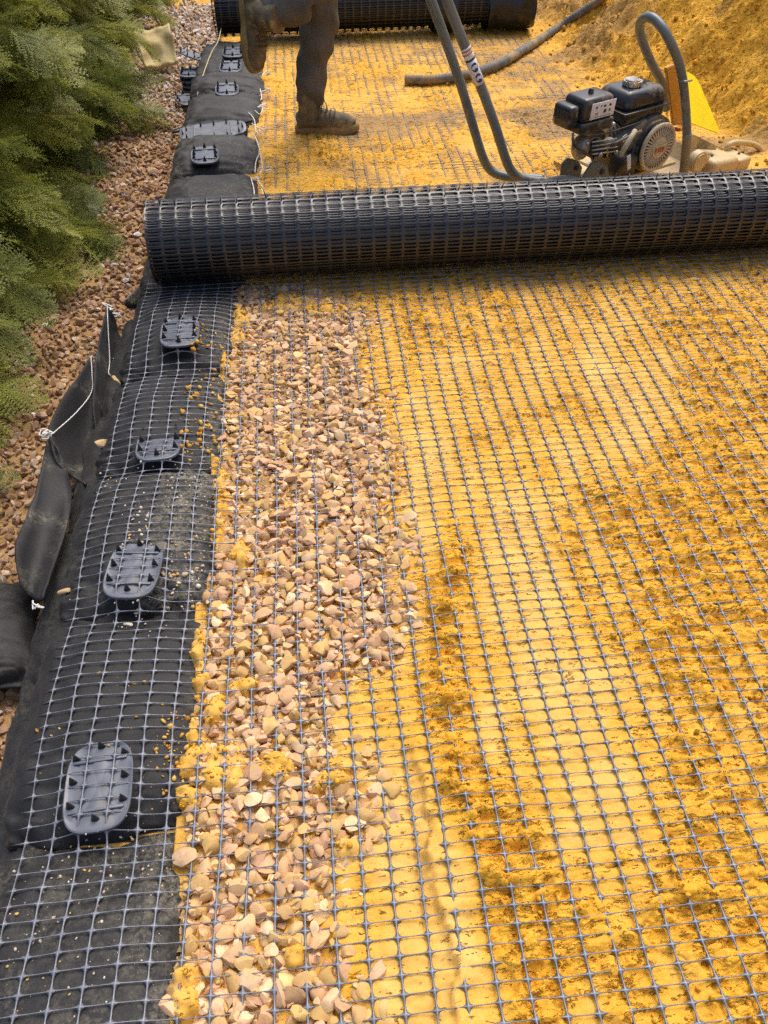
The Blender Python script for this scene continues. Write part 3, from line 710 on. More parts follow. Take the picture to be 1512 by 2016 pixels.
# white ties along the sand side of the open bags
for b, pts in [(7, [(497, 262), (505, 275), (512, 300), (516, 330), (510, 345)]), (7, [(512, 300), (504, 318), (502, 340)]), (8, [(486, 218), (500, 235), (504, 262)]), (8, [(502, 218), (512, 225), (518, 212)]), (9, [(512, 175), (515, 190), (513, 198)]), (6, [(494, 350), (500, 375), (500, 398)]),
               (6, [(505, 348), (512, 362), (520, 372)]), (10, [(515, 150), (525, 140), (532, 143)]), (6, [(515, 372), (520, 388), (522, 396)]), (8, [(495, 243), (508, 252), (513, 262)])]:
    lstr(bags[b], [G(x, y, .025) for x, y in pts], .0026)
for b, p, s in [(8, (518, 212), 21), (7, (512, 258), 22), (6, (505, 352), 23), (10, (528, 145), 24), (7, (524, 335), 25), (9, (523, 178), 26)]: knot(bags[b], G(*p, .02), s, 5, .016)
# folded lip of cloth above the long plate
flap(bags[8], [[V(340, 262, 4.03), V(345, 255, 4.05)], [V(400, 247, 4.03), V(400, 240, 4.06)], [V(450, 246, 4.03), V(450, 238, 4.06)], [V(498, 240, 4.03), V(495, 232, 4.06)]], 31, .004, .01)
lstr(bags[8], [V(345, 258, 4.0), V(370, 250, 4.01), V(400, 248, 4.01), V(430, 250, 4.0)], .0018)

# ------------------------------------------------------------------ spiked interlocking plates
def plate_mesh(W, L, nm):
    seg, rings = 44, 9
    a = np.linspace(0, 2 * np.pi, seg, endpoint=False); n = 3.3
    ox = np.sign(np.cos(a)) * np.abs(np.cos(a)) ** (2 / n) * W; oy = np.sign(np.sin(a)) * np.abs(np.sin(a)) ** (2 / n) * L
    rr = np.array([1.0, 1.0, .97, .90, .86, .70, .5, .28, .08]); vs = []
    for k, q in enumerate(rr):
        x, y = ox * q, oy * q
        z = np.full(seg, .0075 if k > 1 else (.0 if k == 0 else .006))
        if k >= 3: z = z - .0022 * sstep(.95, .88, q) + .003 * (np.abs(np.abs(y) / L - .55) < .06) + .0016 * (np.abs(x) / W < .42)
        vs.append(np.stack([x, y, z], 1))
    v = np.vstack(vs + [np.array([[0, 0, .006], [0, 0, 0]])])
    i = np.arange(rings - 1)[:, None] * seg; j = np.arange(seg)[None]; j2 = (j + 1) % seg
    f = np.stack([i + j, i + j2, i + seg + j2, i + seg + j], -1).reshape(-1, 4)
    jj = np.arange(seg); k = (jj + 1) % seg; c = rings * seg
    t = np.vstack([np.stack([(rings - 1) * seg + jj, (rings - 1) * seg + k, np.full(seg, c)], 1), np.stack([k, jj, np.full(seg, c + 1)], 1)])
    me = mesh_np(nm, v, [f, t], M['plate'], True)
    try: me.set_sharp_from_angle(angle=R(35))
    except Exception: pass
    return me, v, f
bm = bmesh.new(); bmesh.ops.create_cone(bm, cap_ends=True, segments=8, radius1=.0062, radius2=.0008, depth=.023)
for v in bm.verts: v.co.z += .0115 + .006; v.co.x *= 1.35 if v.co.z < .01 else 1; v.co.y *= .8
SPIKE = bm_mesh('spike', bm, M['black_pl'])
PL, PLv, PLf = plate_mesh(.0615, .088, 'plate_body')
PLL, PLLv, PLLf = plate_mesh(.060, .160, 'plate_body_long')
SP = [(0, .92), (-.78, .68), (.78, .68), (-.82, .14), (.82, .14), (-.82, -.42), (.82, -.42), (0, -.78)]
SPL = [(0, .94), (-.5, .82), (.5, .82), (-.84, .36), (.84, .36), (-.84, -.05), (.84, -.05), (-.84, -.45), (.84, -.45), (-.5, -.82), (.5, -.82), (0, -.94)]
def place_plate(label, loc, rot, long=False, group='grey plates on the bags', surf=False, half=None):
    root = empty('interlocking_plate', loc, rot)
    obj('plate_body', PLL if long else PL, root)
    W, L = (.060, .160) if long else (.0615, .088)
    for sx, sy in (SPL if long else SP):
        obj('spike', SPIKE, root, (sx * W * .93, sy * L * .95, 0))
    for sy in (-.55, .55): 
        bevel_box('cross_rib', (W * 1.6, .006, .006), M['plate'], root, (0, sy * L, .009), bev=.0015)
    tag(root, label, 'plate', group)
    if surf:
        Mx = root.matrix_basis; v = PLv @ np.array(Mx.to_3x3()).T + np.array(loc); SURF.append((v, PLf))
    return root
def bvh_all(): 
    vs, fs, off = [], [], 0
    for v, f in SURF: vs.append(v); fs.append(f + off); off += len(v)
    return BVHTree.FromPolygons([tuple(x) for x in np.vstack(vs)], [tuple(int(q) for q in dict.fromkeys(x)) for x in np.vstack(fs)])
bv = bvh_all()
def drop(x, y, dflt=-.3):
    h = bv.ray_cast(Vector((x, y, 1)), Vector((0, 0, -1)))
    return h[0].z if h[0] is not None else dflt
def on_bag(px, py, guess=0.01):
    p = G(px, py, guess)
    for _ in range(3): p = G(px, py, max(drop(p[0], p[1]), -.05))
    return p
for px, py, rz, rx, ry, lab in [(200, 1556, 4, 0, 0, 'nearest grey spiked plate under the net at the lower left'), (266, 1130, -4, -3, 2, 'second nearest grey spiked plate, next to pale stone chips'),
                                (314, 876, 3, -9, 0, 'dark low grey plate sunk in the seam, third from the front'), (356, 662, 3, -2, 0, 'bright grey plate under the net nearest to the roll')]:
    p = on_bag(px, py); place_plate(lab, (p[0], p[1], p[2] + .002 + (.014 if rx == 0 else .010) - (.010 if rx == -9 else 0)), (R(rx), R(ry), R(rz)), surf=True)
for px, py, rz, rx, lab in [(407, 328, 4, 4, 'grey spiked plate on the creased bag behind the near roll'), (447, 178, 3, 6, 'small grey plate over the seam left of the standing leg'),
                            (455, 140, -2, 8, 'bright grey plate, second farthest on the bags'), (459, 106, 1, 3, 'farthest grey plate, dark and low on the last bag')]:
    p = on_bag(px, py, .04); zz = max(drop(p[0] + a_, p[1] + b_) for a_ in (-.05, 0, .05) for b_ in (-.08, -.04, 0, .04, .08)); place_plate(lab, (p[0], p[1], zz + .001), (R(rx * .4), 0, R(rz)))
p = V(420, 264, 3.96); place_plate('long grey plate lying crosswise and tilted between two bags', (p[0], p[1], p[2] + .012), (R(-4), R(-16), R(94)), True)
bpy.context.view_layer.update()
base = G(381, 190, PATH_Z)
for k in range(5):
    place_plate('grey spiked plate in the small stack on the path beside the bags', (base[0] + .004 * (k % 3 - 1), base[1] + .003 * (k % 2), PATH_Z + .02 + .028 * k), (0, 0, R(3 * (k % 3) - 2)), group='plates stacked on the path')
place_plate('loose dark grey plate tipped on top of the small stack', (base[0] + .02, base[1] + .10, PATH_Z + .20), (R(14), R(8), R(70)), group='plates stacked on the path')
place_plate('dark grey plate lying by the string, in front of the small stack', (base[0] - .02, base[1] - .22, PATH_Z + .05), (R(4), R(6), R(20)), group='plates stacked on the path')

# ------------------------------------------------------------------ geogrid (net): one sheet with rounded openings
def net(name, nx, ny, fmap, mat, pxx=.05, pyy=.0275, scale=1.0, lo=False, lw=0.0, tw=0.0):
    T = np.array([.14, .5, .86])
    def grid_ids(): pass
    # boundary lattice
    nodes = (nx + 1) * (ny + 1); he = nx * (ny + 1) * 3; ve = (nx + 1) * ny * 3
    I, J = np.meshgrid(np.arange(nx + 1), np.arange(ny + 1), indexing='ij')
    nX, nY = I.ravel() * pxx, J.ravel() * pyy
    I2, J2, K2 = np.meshgrid(np.arange(nx), np.arange(ny + 1), np.arange(3), indexing='ij')
    hX, hY = (I2 + T[K2]).ravel() * pxx, J2.ravel() * pyy
    I3, J3, K3 = np.meshgrid(np.arange(nx + 1), np.arange(ny), np.arange(3), indexing='ij')
    vX, vY = I3.ravel() * pxx, (J3 + T[K3]).ravel() * pyy
    bX = np.concatenate([nX, hX, vX]); bY = np.concatenate([nY, hY, vY])
    th = np.concatenate([np.full(nodes, .0023), np.array([.0016, .0010, .0016])[K2.ravel()], np.array([.0017, .0014, .0017])[K3.ravel()]]) * scale
    nid = lambda i, j: i * (ny + 1) + j
    hid = lambda i, j, k: nodes + (i * (ny + 1) + j) * 3 + k
    vid = lambda i, j, k: nodes + he + (i * ny + j) * 3 + k
    nb = nodes + he + ve
    ci, cj = [q.ravel() for q in np.meshgrid(np.arange(nx), np.arange(ny), indexing='ij')]
    ring = np.stack([nid(ci, cj), hid(ci, cj, 0), hid(ci, cj, 1), hid(ci, cj, 2), nid(ci + 1, cj), vid(ci + 1, cj, 0), vid(ci + 1, cj, 1), vid(ci + 1, cj, 2),
                     nid(ci + 1, cj + 1), hid(ci, cj + 1, 2), hid(ci, cj + 1, 1), hid(ci, cj + 1, 0), nid(ci, cj + 1), vid(ci, cj, 2), vid(ci, cj, 1), vid(ci, cj, 0)], 1)
    w, h = pxx, pyy; s = scale
    hx = np.array([.0047, .0085, w / 2, w - .0085, w - .0047, w - .0026, w - .0019, w - .0026, w - .0047, w - .0085, w / 2, .0085, .0047, .0026, .0019, .0026])
    hy = np.array([.0034, .0015, .0010, .0015, .0034, .0066, h / 2, h - .0066, h - .0034, h - .0015, h - .0010, h - .0015, h - .0034, h - .0066, h / 2, .0066])
    hx = hx + np.array([1, 0, 0, 0, -1, -1, -1, -1, -1, 0, 0, 0, 1, 1, 1, 1]) * lw; hy = hy + np.array([1, 1, 1, 1, 1, 0, 0, 0, -1, -1, -1, -1, -1, 0, 0, 0]) * tw
    HX = ci[:, None] * pxx + hx; HY = cj[:, None] * pyy + hy
    top = fmap(bX, bY, th); bot = fmap(bX, bY, -th * .7); hol = fmap(HX.ravel(), HY.ravel(), np.zeros(HX.size))
    v = np.vstack([top, bot, hol])
    hi = 2 * nb + np.arange(len(ci) * 16).reshape(-1, 16)
    r2_ = np.roll(ring, -1, 1); h2 = np.roll(hi, -1, 1)
    f1 = np.stack([ring, r2_, h2, hi], -1).reshape(-1, 4); f2 = np.stack([r2_ + nb, ring + nb, hi, h2], -1).reshape(-1, 4)
    return v, (np.vstack([f1, f2]) if not lo else f1)
# height the near sheet rests at
hx_ = np.arange(-.75, 1.95, .01); hy_ = np.arange(-.05, 2.75, .01)
HX_, HY_ = np.meshgrid(hx_, hy_)
bv = bvh_all()
Hb = np.full(HX_.shape, -.2)
for j in range(len(hy_)):
    for i in range(0, 56):
        Hb[j, i] = drop(hx_[i], hy_[j], -.2)
def blur(A, s):
    k = int(3 * s) + 1; w_ = np.exp(-.5 * (np.arange(-k, k + 1) / s) ** 2); w_ /= w_.sum()
    A = np.pad(A, k, mode='edge')
    A = sum(w_[q] * A[q:A.shape[0] - 2 * k + q] for q in range(2 * k + 1)); return sum(w_[q] * A[:, q:A.shape[1] - 2 * k + q] for q in range(2 * k + 1))
Hg = ground(HX_, HY_)[0]; Hg = np.maximum(Hg, -.016)
Hd = np.max([np.roll(np.roll(Hg, a_, 0), b_, 1) for a_ in (-1, 0, 1) for b_ in (-1, 0, 1)], 0); Hg = np.where(HX_ > -.2, .45 * Hg + .55 * Hd, Hg)
H0 = np.maximum(Hg, Hb); H0 = np.where(HX_ < -.29, np.maximum(H0, -.045), H0)
base_h = blur(H0, 3.2) + .0035
lift = np.maximum(base_h, np.where(HX_ < -.27, Hb + .004, -1)); lift = blur(np.maximum(lift, base_h), 1.1)
lift = lift + .004 * fbm(HX_ * 3, HY_ * 5, 2, 80) + .0022 - .0022 * (HX_ > -.2)
def bil(A, x, y):
    fx = np.clip((x + .75) / .01, 0, len(hx_) - 1.001); fy = np.clip((y + .05) / .01, 0, len(hy_) - 1.001)
    i = fx.astype(int); j = fy.astype(int); a = fx - i; b = fy - j
    return (A[j, i] * (1 - a) + A[j, i + 1] * a) * (1 - b) + (A[j + 1, i] * (1 - a) + A[j + 1, i + 1] * a) * b
ROLL_R = .139
NX0, NY0 = -.59, .055
RX0 = float(V(287, 470, 2.48)[0])
def roll_y(x): return 2.585 + .022 * (x + .58)
def warp(x, y): return x + .007 * pn(x * 3, y * 2.2, 81) + .0012 * pn(x * 14, y * 9, 84), y + .006 * pn(x * 2.5, y * 3, 82) + .0012 * pn(x * 12, y * 14, 83)
def sheet_map(x, y, h):
    X, Y = warp(x + NX0, y + NY0)
    yb = sstep(2.30, 2.58, Y); Z = bil(lift, X, Y) * (1 - yb) + yb * np.maximum(bil(lift, X, Y), .004)
    return np.stack([X, Y + .022 * (X + .58) * sstep(0, 2.5, Y), Z + h], 1)
roll = empty('geogrid_roll', (.7, 2.6, 0))
tag(roll, 'black plastic net roll across the picture with its net unrolled towards the viewer', 'net roll', 'rolls of black net')
ro = np.array([.7, 2.6, 0])
v, f = net('s', 47, 92, sheet_map, None, lw=-.0003, tw=-.0002)
stub_v, stub_f = [], []
off = len(v)
for j in range(93):
    L = .022 + .012 * rng.random(); y = j * .0275
    p = sheet_map(np.array([0, 0, 0, -L, -L * .5]), np.array([y - .0022, y, y + .0022, y + .002 * rng.normal(), y]), np.array([0, .0018, 0, .0, .0012]))
    p[3:, 2] -= np.array([.004, .001]) * rng.random()
    q = p + np.array([0, 0, -.0016]); stub_v += [p[0], p[1], p[2], p[3], q[1]]
    b = off + 5 * j; stub_f += [(b, b + 1, b + 3), (b + 1, b + 2, b + 3), (b + 2, b + 4, b + 3), (b + 4, b, b + 3)]
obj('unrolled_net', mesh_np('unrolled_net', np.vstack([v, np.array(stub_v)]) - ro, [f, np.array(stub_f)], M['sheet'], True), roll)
def roll_map(x, y, h):
    X = x + RX0 + .002 * pn(x * 2, y * 3, 85)
    turn = y / (2 * np.pi * (ROLL_R - .006))
    r_ = ROLL_R - .0042 * turn + .0025 * pn(x * 2.0, y * 5, 86) + .0015 * pn(x * 9, y * 11, 87) + h
    ph = -np.pi / 2 + y / (ROLL_R - .006) 
    return np.stack([X, roll_y(X) + r_ * np.cos(ph), ROLL_R + .002 + r_ * np.sin(ph)], 1)
v, f = net('r', 54, 124, roll_map, None, lo=True, lw=.0016, tw=.0014)
obj('wound_net', mesh_np('wound_net', v - ro, f, M['grid'], True), roll)
# tails of the ribs that spring up along the crest of the roll
tv, tf, tt = tube_arr(np.array([[0, 0, 0], [.001, .006, .011], [.001, .011, .022]]), np.array([.0024, .0018, .001]), 5)
TAIL = mesh_np('rib_tail', tv, [tf, tt], M['grid'], True)
for i in range(55):
    x = i * .05 + RX0; y0 = roll_y(x); a = R(98 + 5 * rng.normal())
    o = obj('rib_tail', TAIL, roll, (x - ro[0], y0 + ROLL_R * math.cos(a) - ro[1], ROLL_R + ROLL_R * math.sin(a)), (R(12 * rng.normal()), R(14 * rng.normal()), R(25 * rng.normal())))
    o.scale = (1, 1, rng.uniform(.7, 1.25))
xs = np.linspace(RX0 + .004, RX0 + 2.69, 30)
v, f_, t_ = tube_arr(np.stack([xs, roll_y(xs), np.full(30, ROLL_R)], 1), ROLL_R - .020, 28)
obj('roll_core', mesh_np('roll_core', v - ro, [f_, t_], M['core'], True), roll)
# the far roll with the older, half-buried net in front of it
far_roll = empty('geogrid_roll', (.5, 5.7, 0))
tag(far_roll, 'far black net roll behind the worker, partly wrapped in black plastic', 'net roll', 'rolls of black net')
fo = np.array([.5, 5.7, 0])
FR_R = .155
def froll_y(x): return 5.60 + .045 * (x + .46)
def froll_map(x, y, h):
    X = x - .50; turn = y / (2 * np.pi * FR_R); r_ = FR_R - .009 * turn + .003 * pn(x * 2, y * 5, 92) + h; ph = -np.pi / 2 + y / FR_R
    return np.stack([X, froll_y(X) + r_ * np.cos(ph), FR_R + .005 + r_ * np.sin(ph)], 1)
v, f = net('r2', 39, 76, froll_map, None, lo=True, lw=.0012, tw=.0012)
obj('wound_net', mesh_np('wound_net', v - fo, f, M['grid'], True), far_roll)
xs = np.linspace(-.49, 1.47, 20)
v, f_, t_ = tube_arr(np.stack([xs, froll_y(xs), np.full(20, FR_R)], 1), FR_R - .026, 24)
obj('roll_core', mesh_np('roll_core', v - fo, [f_, t_], M['core'], True), far_roll)
for x0, x1, sd in [(.86, 1.0, 1), (1.20, 1.50, 2)]:
    n_ = 26; m_ = 40; xx, aa = np.meshgrid(np.linspace(x0, x1, n_), np.linspace(0, 2 * np.pi, m_, endpoint=False), indexing='ij')
    r_ = FR_R + .012 + .016 * fbm(xx * 14, np.cos(aa) * 2 + 4 * np.sin(aa), 3, 95 + sd) + .02 * np.exp(-((aa - 3.6) / .5) ** 2)
    P = np.stack([xx + .012 * pn(xx * 0 + sd, aa * 2, 97), froll_y(xx) + r_ * np.cos(aa), FR_R + .006 + r_ * np.sin(aa)], -1)
    P[..., 2] = np.maximum(P[..., 2], -.012)
    P = P.reshape(-1, 3); i = np.arange(n_ - 1)[:, None] * m_; j = np.arange(m_)[None]; j2 = (j + 1) % m_
    F = np.stack([i + j, i + j2, i + m_ + j2, i + m_ + j], -1).reshape(-1, 4)
    T = np.zeros((0, 3), int)
    if x1 > 1.3:
        P = np.vstack([P, [[x1 - .02, float(froll_y(x1)), FR_R]]]); jj = np.arange(m_); T = np.stack([(n_ - 1) * m_ + jj, (n_ - 1) * m_ + (jj + 1) % m_, np.full(m_, len(P) - 1)], 1)
    obj('plastic_wrap', mesh_np('plastic_wrap', P - fo, [F, T] if len(T) else F, M['wrap'], True), far_roll)
def old_map(x, y, h):
    X, Y = warp(x - .19, y + 2.78)
    z = ground(X, Y)[0]
    return np.stack([X, Y, -.0135 + .009 * fbm(X * 2.2, Y * 2.2, 2, 2) + .008 * fbm(X * 3.1, Y * 3.1, 3, 33) + .004 * sstep(4.9, 5.3, Y) + h], 1)
v, f = net('o', 33, 99, old_map, None, lo=True)
obj('half_buried_net', mesh_np('half_buried_net', v - fo, f, M['grid_dirty'], True), far_roll)

# ------------------------------------------------------------------ conifer hedge
def spray(r, L=.20, n=20, wide=.062):
    V_, F_, T_ = [], [], []
    def tri(a, b, c, t):
        k = len(V_); V_.extend([a, b, c]); F_.append((k, k + 1, k + 2)); T_.extend(t)
    droop = r.uniform(.10, .30)
    def axis(t): return np.array([L * t, .012 * math.sin(t * 3 + droop * 20), -droop * L * t * t * 1.2])
    for k in range(n):
        t = (k + .6) / n; p = axis(t)
        ln = wide * (1 - t ** 1.7) * (.75 + .5 * min(1, t * 4)) + .012
        a0, a1 = axis(t - .5 / n), axis(min(1, t + .5 / n)); w = np.array([0, .0017, 0])
        tri(a0 - w, a0 + w, a1, (t * .4, t * .4, t * .4))
        for s in (-1, 1):
            ang = s * R(48 + 10 * r.normal()) ; curl = r.uniform(-.1, .35)
            l = ln * r.uniform(.8, 1.15); d = np.array([math.cos(ang), math.sin(ang), r.uniform(-.25, .12)])
            q = np.array([-d[1], d[0], 0]); m = max(3, int(l / .013))
            pt = lambda u: p + d * l * u + np.array([l * .30 * u * u, 0, -curl * l * u * u])
            tri(pt(0) - q * .0013, pt(0) + q * .0013, pt(1), (t * .5, t * .5, 1))
            for j in range(m):
                u = (j + .5) / m; b = pt(u)
                for s2 in (-1, 1):
                    e = d * .8 + q * s2 * .75 + np.array([0, 0, r.uniform(-.3, .3)]); ll = .026 * (1 - .6 * u) * r.uniform(.8, 1.2)
                    nn = np.cross(e, [0, 0, 1]); nn /= np.linalg.norm(nn) + 1e-9
                    tri(b - nn * .0034, b + nn * .0034 , b + e * ll, (.3 * u, .3 * u, .5 + .5 * u))
    return np.array(V_), np.array(F_), np.array(T_)
def branch_mesh(seed):
    r = np.random.default_rng(seed)
    sp = [spray(r, r.uniform(.22, .31), 15, r.uniform(.085, .115)) for _ in range(3)]
    L = .62; vs, fs, ts, off = [], [], [], 0
    path = lambda t: np.array([L * t, .05 * math.sin(t * 2.5 + seed), .06 * t - .16 * t * t])
    for k in range(20):
        t = .12 + .88 * (k + r.random()) / 20
        v, f, tp = sp[r.integers(0, 3)]
        s = r.uniform(.7, 1.1) * (1.05 - .35 * t)
        side = 1 if k % 2 else -1
        yaw = side * R(r.uniform(20, 60)) * (1 - .75 * (t > .93)); pit = R(r.uniform(-8, 32)); rol = R(r.uniform(-45, 45))
        m = np.array(Matrix.Rotation(yaw, 3, 'Z') @ Matrix.Rotation(pit, 3, 'Y') @ Matrix.Rotation(rol, 3, 'X'))
        vs.append((v * s) @ m.T + path(t)); fs.append(f + off); ts.append(tp); off += len(v)
    st, sq, s3 = tube_arr(np.array([path(t) for t in np.linspace(0, 1, 9)]), np.linspace(.008, .0018, 9), 5)
    me = mesh_np('branch', np.vstack(vs + [st]), [np.vstack(fs), sq + off, s3 + off], M['leaf'], False, dict(tip=np.concatenate(ts + [np.zeros(len(st))])))
    me.materials.append(M['bark'])
    mi = np.zeros(len(me.polygons), np.int32); mi[sum(len(f) for f in fs):] = 1
    me.polygons.foreach_set('material_index', mi); return me
BR = [branch_mesh(s) for s in (1, 2, 3, 4, 5)]
r4 = np.random.default_rng(31)
for k, (xt, yt) in enumerate([(-1.62, 1.75), (-1.66, 2.35), (-1.63, 2.95), (-1.62, 3.55), (-1.62, 4.2), (-1.62, 4.9), (-1.64, 5.7), (-1.68, 6.6), (-1.78, 7.6)]):
    root = empty('conifer', (xt, yt, PATH_Z))
    tag(root, 'feathery green conifer in the hedge along the gravel path', 'conifer', 'hedge of conifers left of the path')
    tp = np.array([[0, 0, -.05], [.01, .01, .3], [-.01, .02, .8], [.0, 0, 1.3], [.01, 0, 1.75]])
    tube('trunk', tp, np.array([.045, .04, .03, .02, .008]), M['bark'], root, 8, 5)
    nbr = 74
    for b in range(nbr):
        z = .03 + 1.55 * ((b + r4.random()) / nbr) ** 1.05
        az = b * 2.399 + r4.normal() * .2
        if math.cos(az) < -.35: continue
        sc = (1.08 - .36 * (z / 1.6)) * r4.uniform(.85, 1.12) * (.82 if k == 0 else 1)
        o = obj('branch', BR[int(r4.integers(0, 5))], root, (0, 0, z), (R(r4.uniform(-25, 25)), R(r4.uniform(-14, 22) - 14 * (z > 1.1)), az))
        o.scale = (sc, sc * r4.uniform(.9, 1.1), sc)

# ------------------------------------------------------------------ worker in mid-stride
def remesh(name, parts, voxel, mats, pick=None, it=4, disp=None):
    v, fs = join_arr(parts)
    me = mesh_np(name, v, fs); o = obj(name, me)
    md = o.modifiers.new('r', 'REMESH'); md.mode = 'VOXEL'; md.voxel_size = voxel; md.use_smooth_shade = True
    sm = o.modifiers.new('s', 'SMOOTH'); sm.iterations = it; sm.factor = .5
    dg = bpy.context.evaluated_depsgraph_get(); me2 = bpy.data.meshes.new_from_object(o.evaluated_get(dg))
    bpy.data.objects.remove(o); bpy.data.meshes.remove(me)
    me2.name = name
    co = np.empty(len(me2.vertices) * 3, np.float32); me2.vertices.foreach_get('co', co); co = co.reshape(-1, 3)
    if disp is not None:
        no = np.empty(len(me2.vertices) * 3, np.float32); me2.vertices.foreach_get('normal', no)
        co = co + no.reshape(-1, 3) * disp(co)[:, None]; me2.vertices.foreach_set('co', co.astype(np.float32).ravel())
    me2.materials.clear()
    for m in mats: me2.materials.append(m)
    fc = np.empty(len(me2.polygons) * 3, np.float32); me2.polygons.foreach_get('center', fc)
    if pick is not None: me2.polygons.foreach_set('material_index', pick(fc.reshape(-1, 3)).astype(np.int32))
    me2.polygons.foreach_set('use_smooth', np.ones(len(me2.polygons), bool)); me2.update()
    return me2
YS, YN = 4.0, 3.80
stand = [V(609, 203, YS), V(610, 180, YS), V(615, 140, YS), V(624, 70, YS), V(629, 15, YS)]
knee_s = stand[-1]; hip_c = np.array([knee_s[0] - .04, 3.92, .93])
knee_n = V(606, 2, YN); ankle_n = V(512, 22, YN + .01); toe_n = V(522, 134, YN + .01)
hipS, hipN = hip_c + [0, .09, -.02], hip_c + [0, -.09, -.02]
T = lambda pts, rad, n=7, seg=16: tube_arr(catmull(pts, n), np.interp(np.linspace(0, 1, (len(pts) - 1) * n + 1), np.linspace(0, 1, len(rad)), rad), seg)
sho = hip_c + np.array([.10, 0, .48]); neck = sho + [.03, 0, .07]; head = neck + [.05, 0, .14]
parts = [T(stand + [hipS], [.066, .071, .075, .081, .087, .105]),
         T([ankle_n + (knee_n - ankle_n) * .10, ankle_n + (knee_n - ankle_n) * .5, knee_n], [.066, .078, .086]), T([knee_n, knee_n * .5 + hipN * .5 + [.02, 0, 0], hipN], [.087, .095, .108]),
         (lambda a: (a[0] * 1, a[1], a[2]))(T([hip_c + [0, -.13, 0], hip_c, hip_c + [0, .13, 0]], [.10, .135, .10])),
         T([hip_c, hip_c + [.03, 0, .18], hip_c + [.08, 0, .38], sho], [.14, .155, .165, .12]), T([sho + [0, -.17, -.02], sho, sho + [0, .17, -.02]], [.075, .10, .075]),
         T([neck - [.02, 0, .05], head - [.02, 0, .06]], [.06, .055]), T([head - [.01, 0, .09], head - [0, 0, .03], head + [0, 0, .05], head + [-.01, 0, .10]], [.06, .085, .088, .05]),
         T([head + [.075, 0, -.01], head + [.105, 0, -.03]], [.016, .013], 3, 8)]
for s, fwd in ((-1, -.12), (1, .26)):
    e = sho + np.array([fwd * .4, s * .23, -.27]); w_ = e + np.array([.10 + fwd * .5, -s * .02, -.22])
    parts += [T([sho + [0, s * .17, -.02], e], [.062, .052]), T([e, w_], [.052, .036]), T([w_, w_ + [.03, 0, -.05]], [.036, .034])]
    for q in range(4):
        b = w_ + np.array([.045 - .012 * q, s * .01, -.055 + .004 * q]); ln = [.055, .062, .058, .045][q]
        parts.append(T([b, b + [.012, 0, -ln * .6], b + [.002, -s * .005, -ln]], [.0125, .011, .009], 3, 8))
    parts.append(T([w_ + [.03, s * .02, -.03], w_ + [.06, s * .03, -.055], w_ + [.07, s * .025, -.085]], [.013, .0115, .0095], 3, 8))
wv = {}
def pick_body(c):
    z = c[:, 2]; m = np.zeros(len(c)); m[z > .92] = 1
    m[(z > neck[2] - .01) & (np.abs(c[:, 1] - 3.92) < .12)] = 2
    m[(z < sho[2] - .45) & (np.abs(c[:, 1] - 3.92) > .21) & (z > .8)] = 2
    return m
def fold(co):
    leg = co[:, 2] < .9
    f = .010 * np.sin(co[:, 2] * 42 + 6 * pn(co[:, 0] * 7, co[:, 2] * 5 + co[:, 1] * 3, 5)) * sstep(.42, .2, co[:, 2]) * sstep(.14, .22, co[:, 2]) * .7
    f = f + .018 * pn(co[:, 0] * 11 + co[:, 2] * 9, co[:, 2] * 5 - co[:, 0] * 4, 7) + .008 * pn(co[:, 0] * 24, co[:, 2] * 13 + co[:, 1] * 9, 8)
    return np.where(leg, f, .4 * f * (co[:, 2] < neck[2] - .03))
worker = empty('person', (0.08, 3.97, 0))
wo = np.array([0.08, 3.97, 0])
parts = [(p[0] - wo, p[1], p[2]) for p in parts]
body = remesh('body', parts, .011, [M['trouser'], M['jacket'], M['skin']], lambda c: pick_body(c + wo), 5, lambda c: fold(c + wo))
obj('body', body, worker)
hp = T([head - wo + [-.02, 0, .02], head - wo + [-.015, 0, .075], head - wo + [0, 0, .115]], [.092, .092, .05])
obj('hair', remesh('hair', [hp], .01, [M['hair']]), worker)
for s in (-1, 1):
    obj('eye', mesh_np('eye', _ico[2][0] * .011 + (head - wo) + np.array([.083, s * .032, .012]), _ico[2][1], M['ink']), worker)
    obj('ear', mesh_np('ear', _ico[2][0] * np.array([.018, .008, .03]) + (head - wo) + np.array([-.005, s * .09, 0]), _ico[2][1], M['skin']), worker)
tube('mouth', [head - wo + [.078, -.022, -.055], head - wo + [.086, 0, -.056], head - wo + [.078, .022, -.055]], .004, M['redp'], worker, 6, 4)
tag(worker, 'worker in dark trousers and dusty laced boots stepping over the sand, one foot raised', 'person')
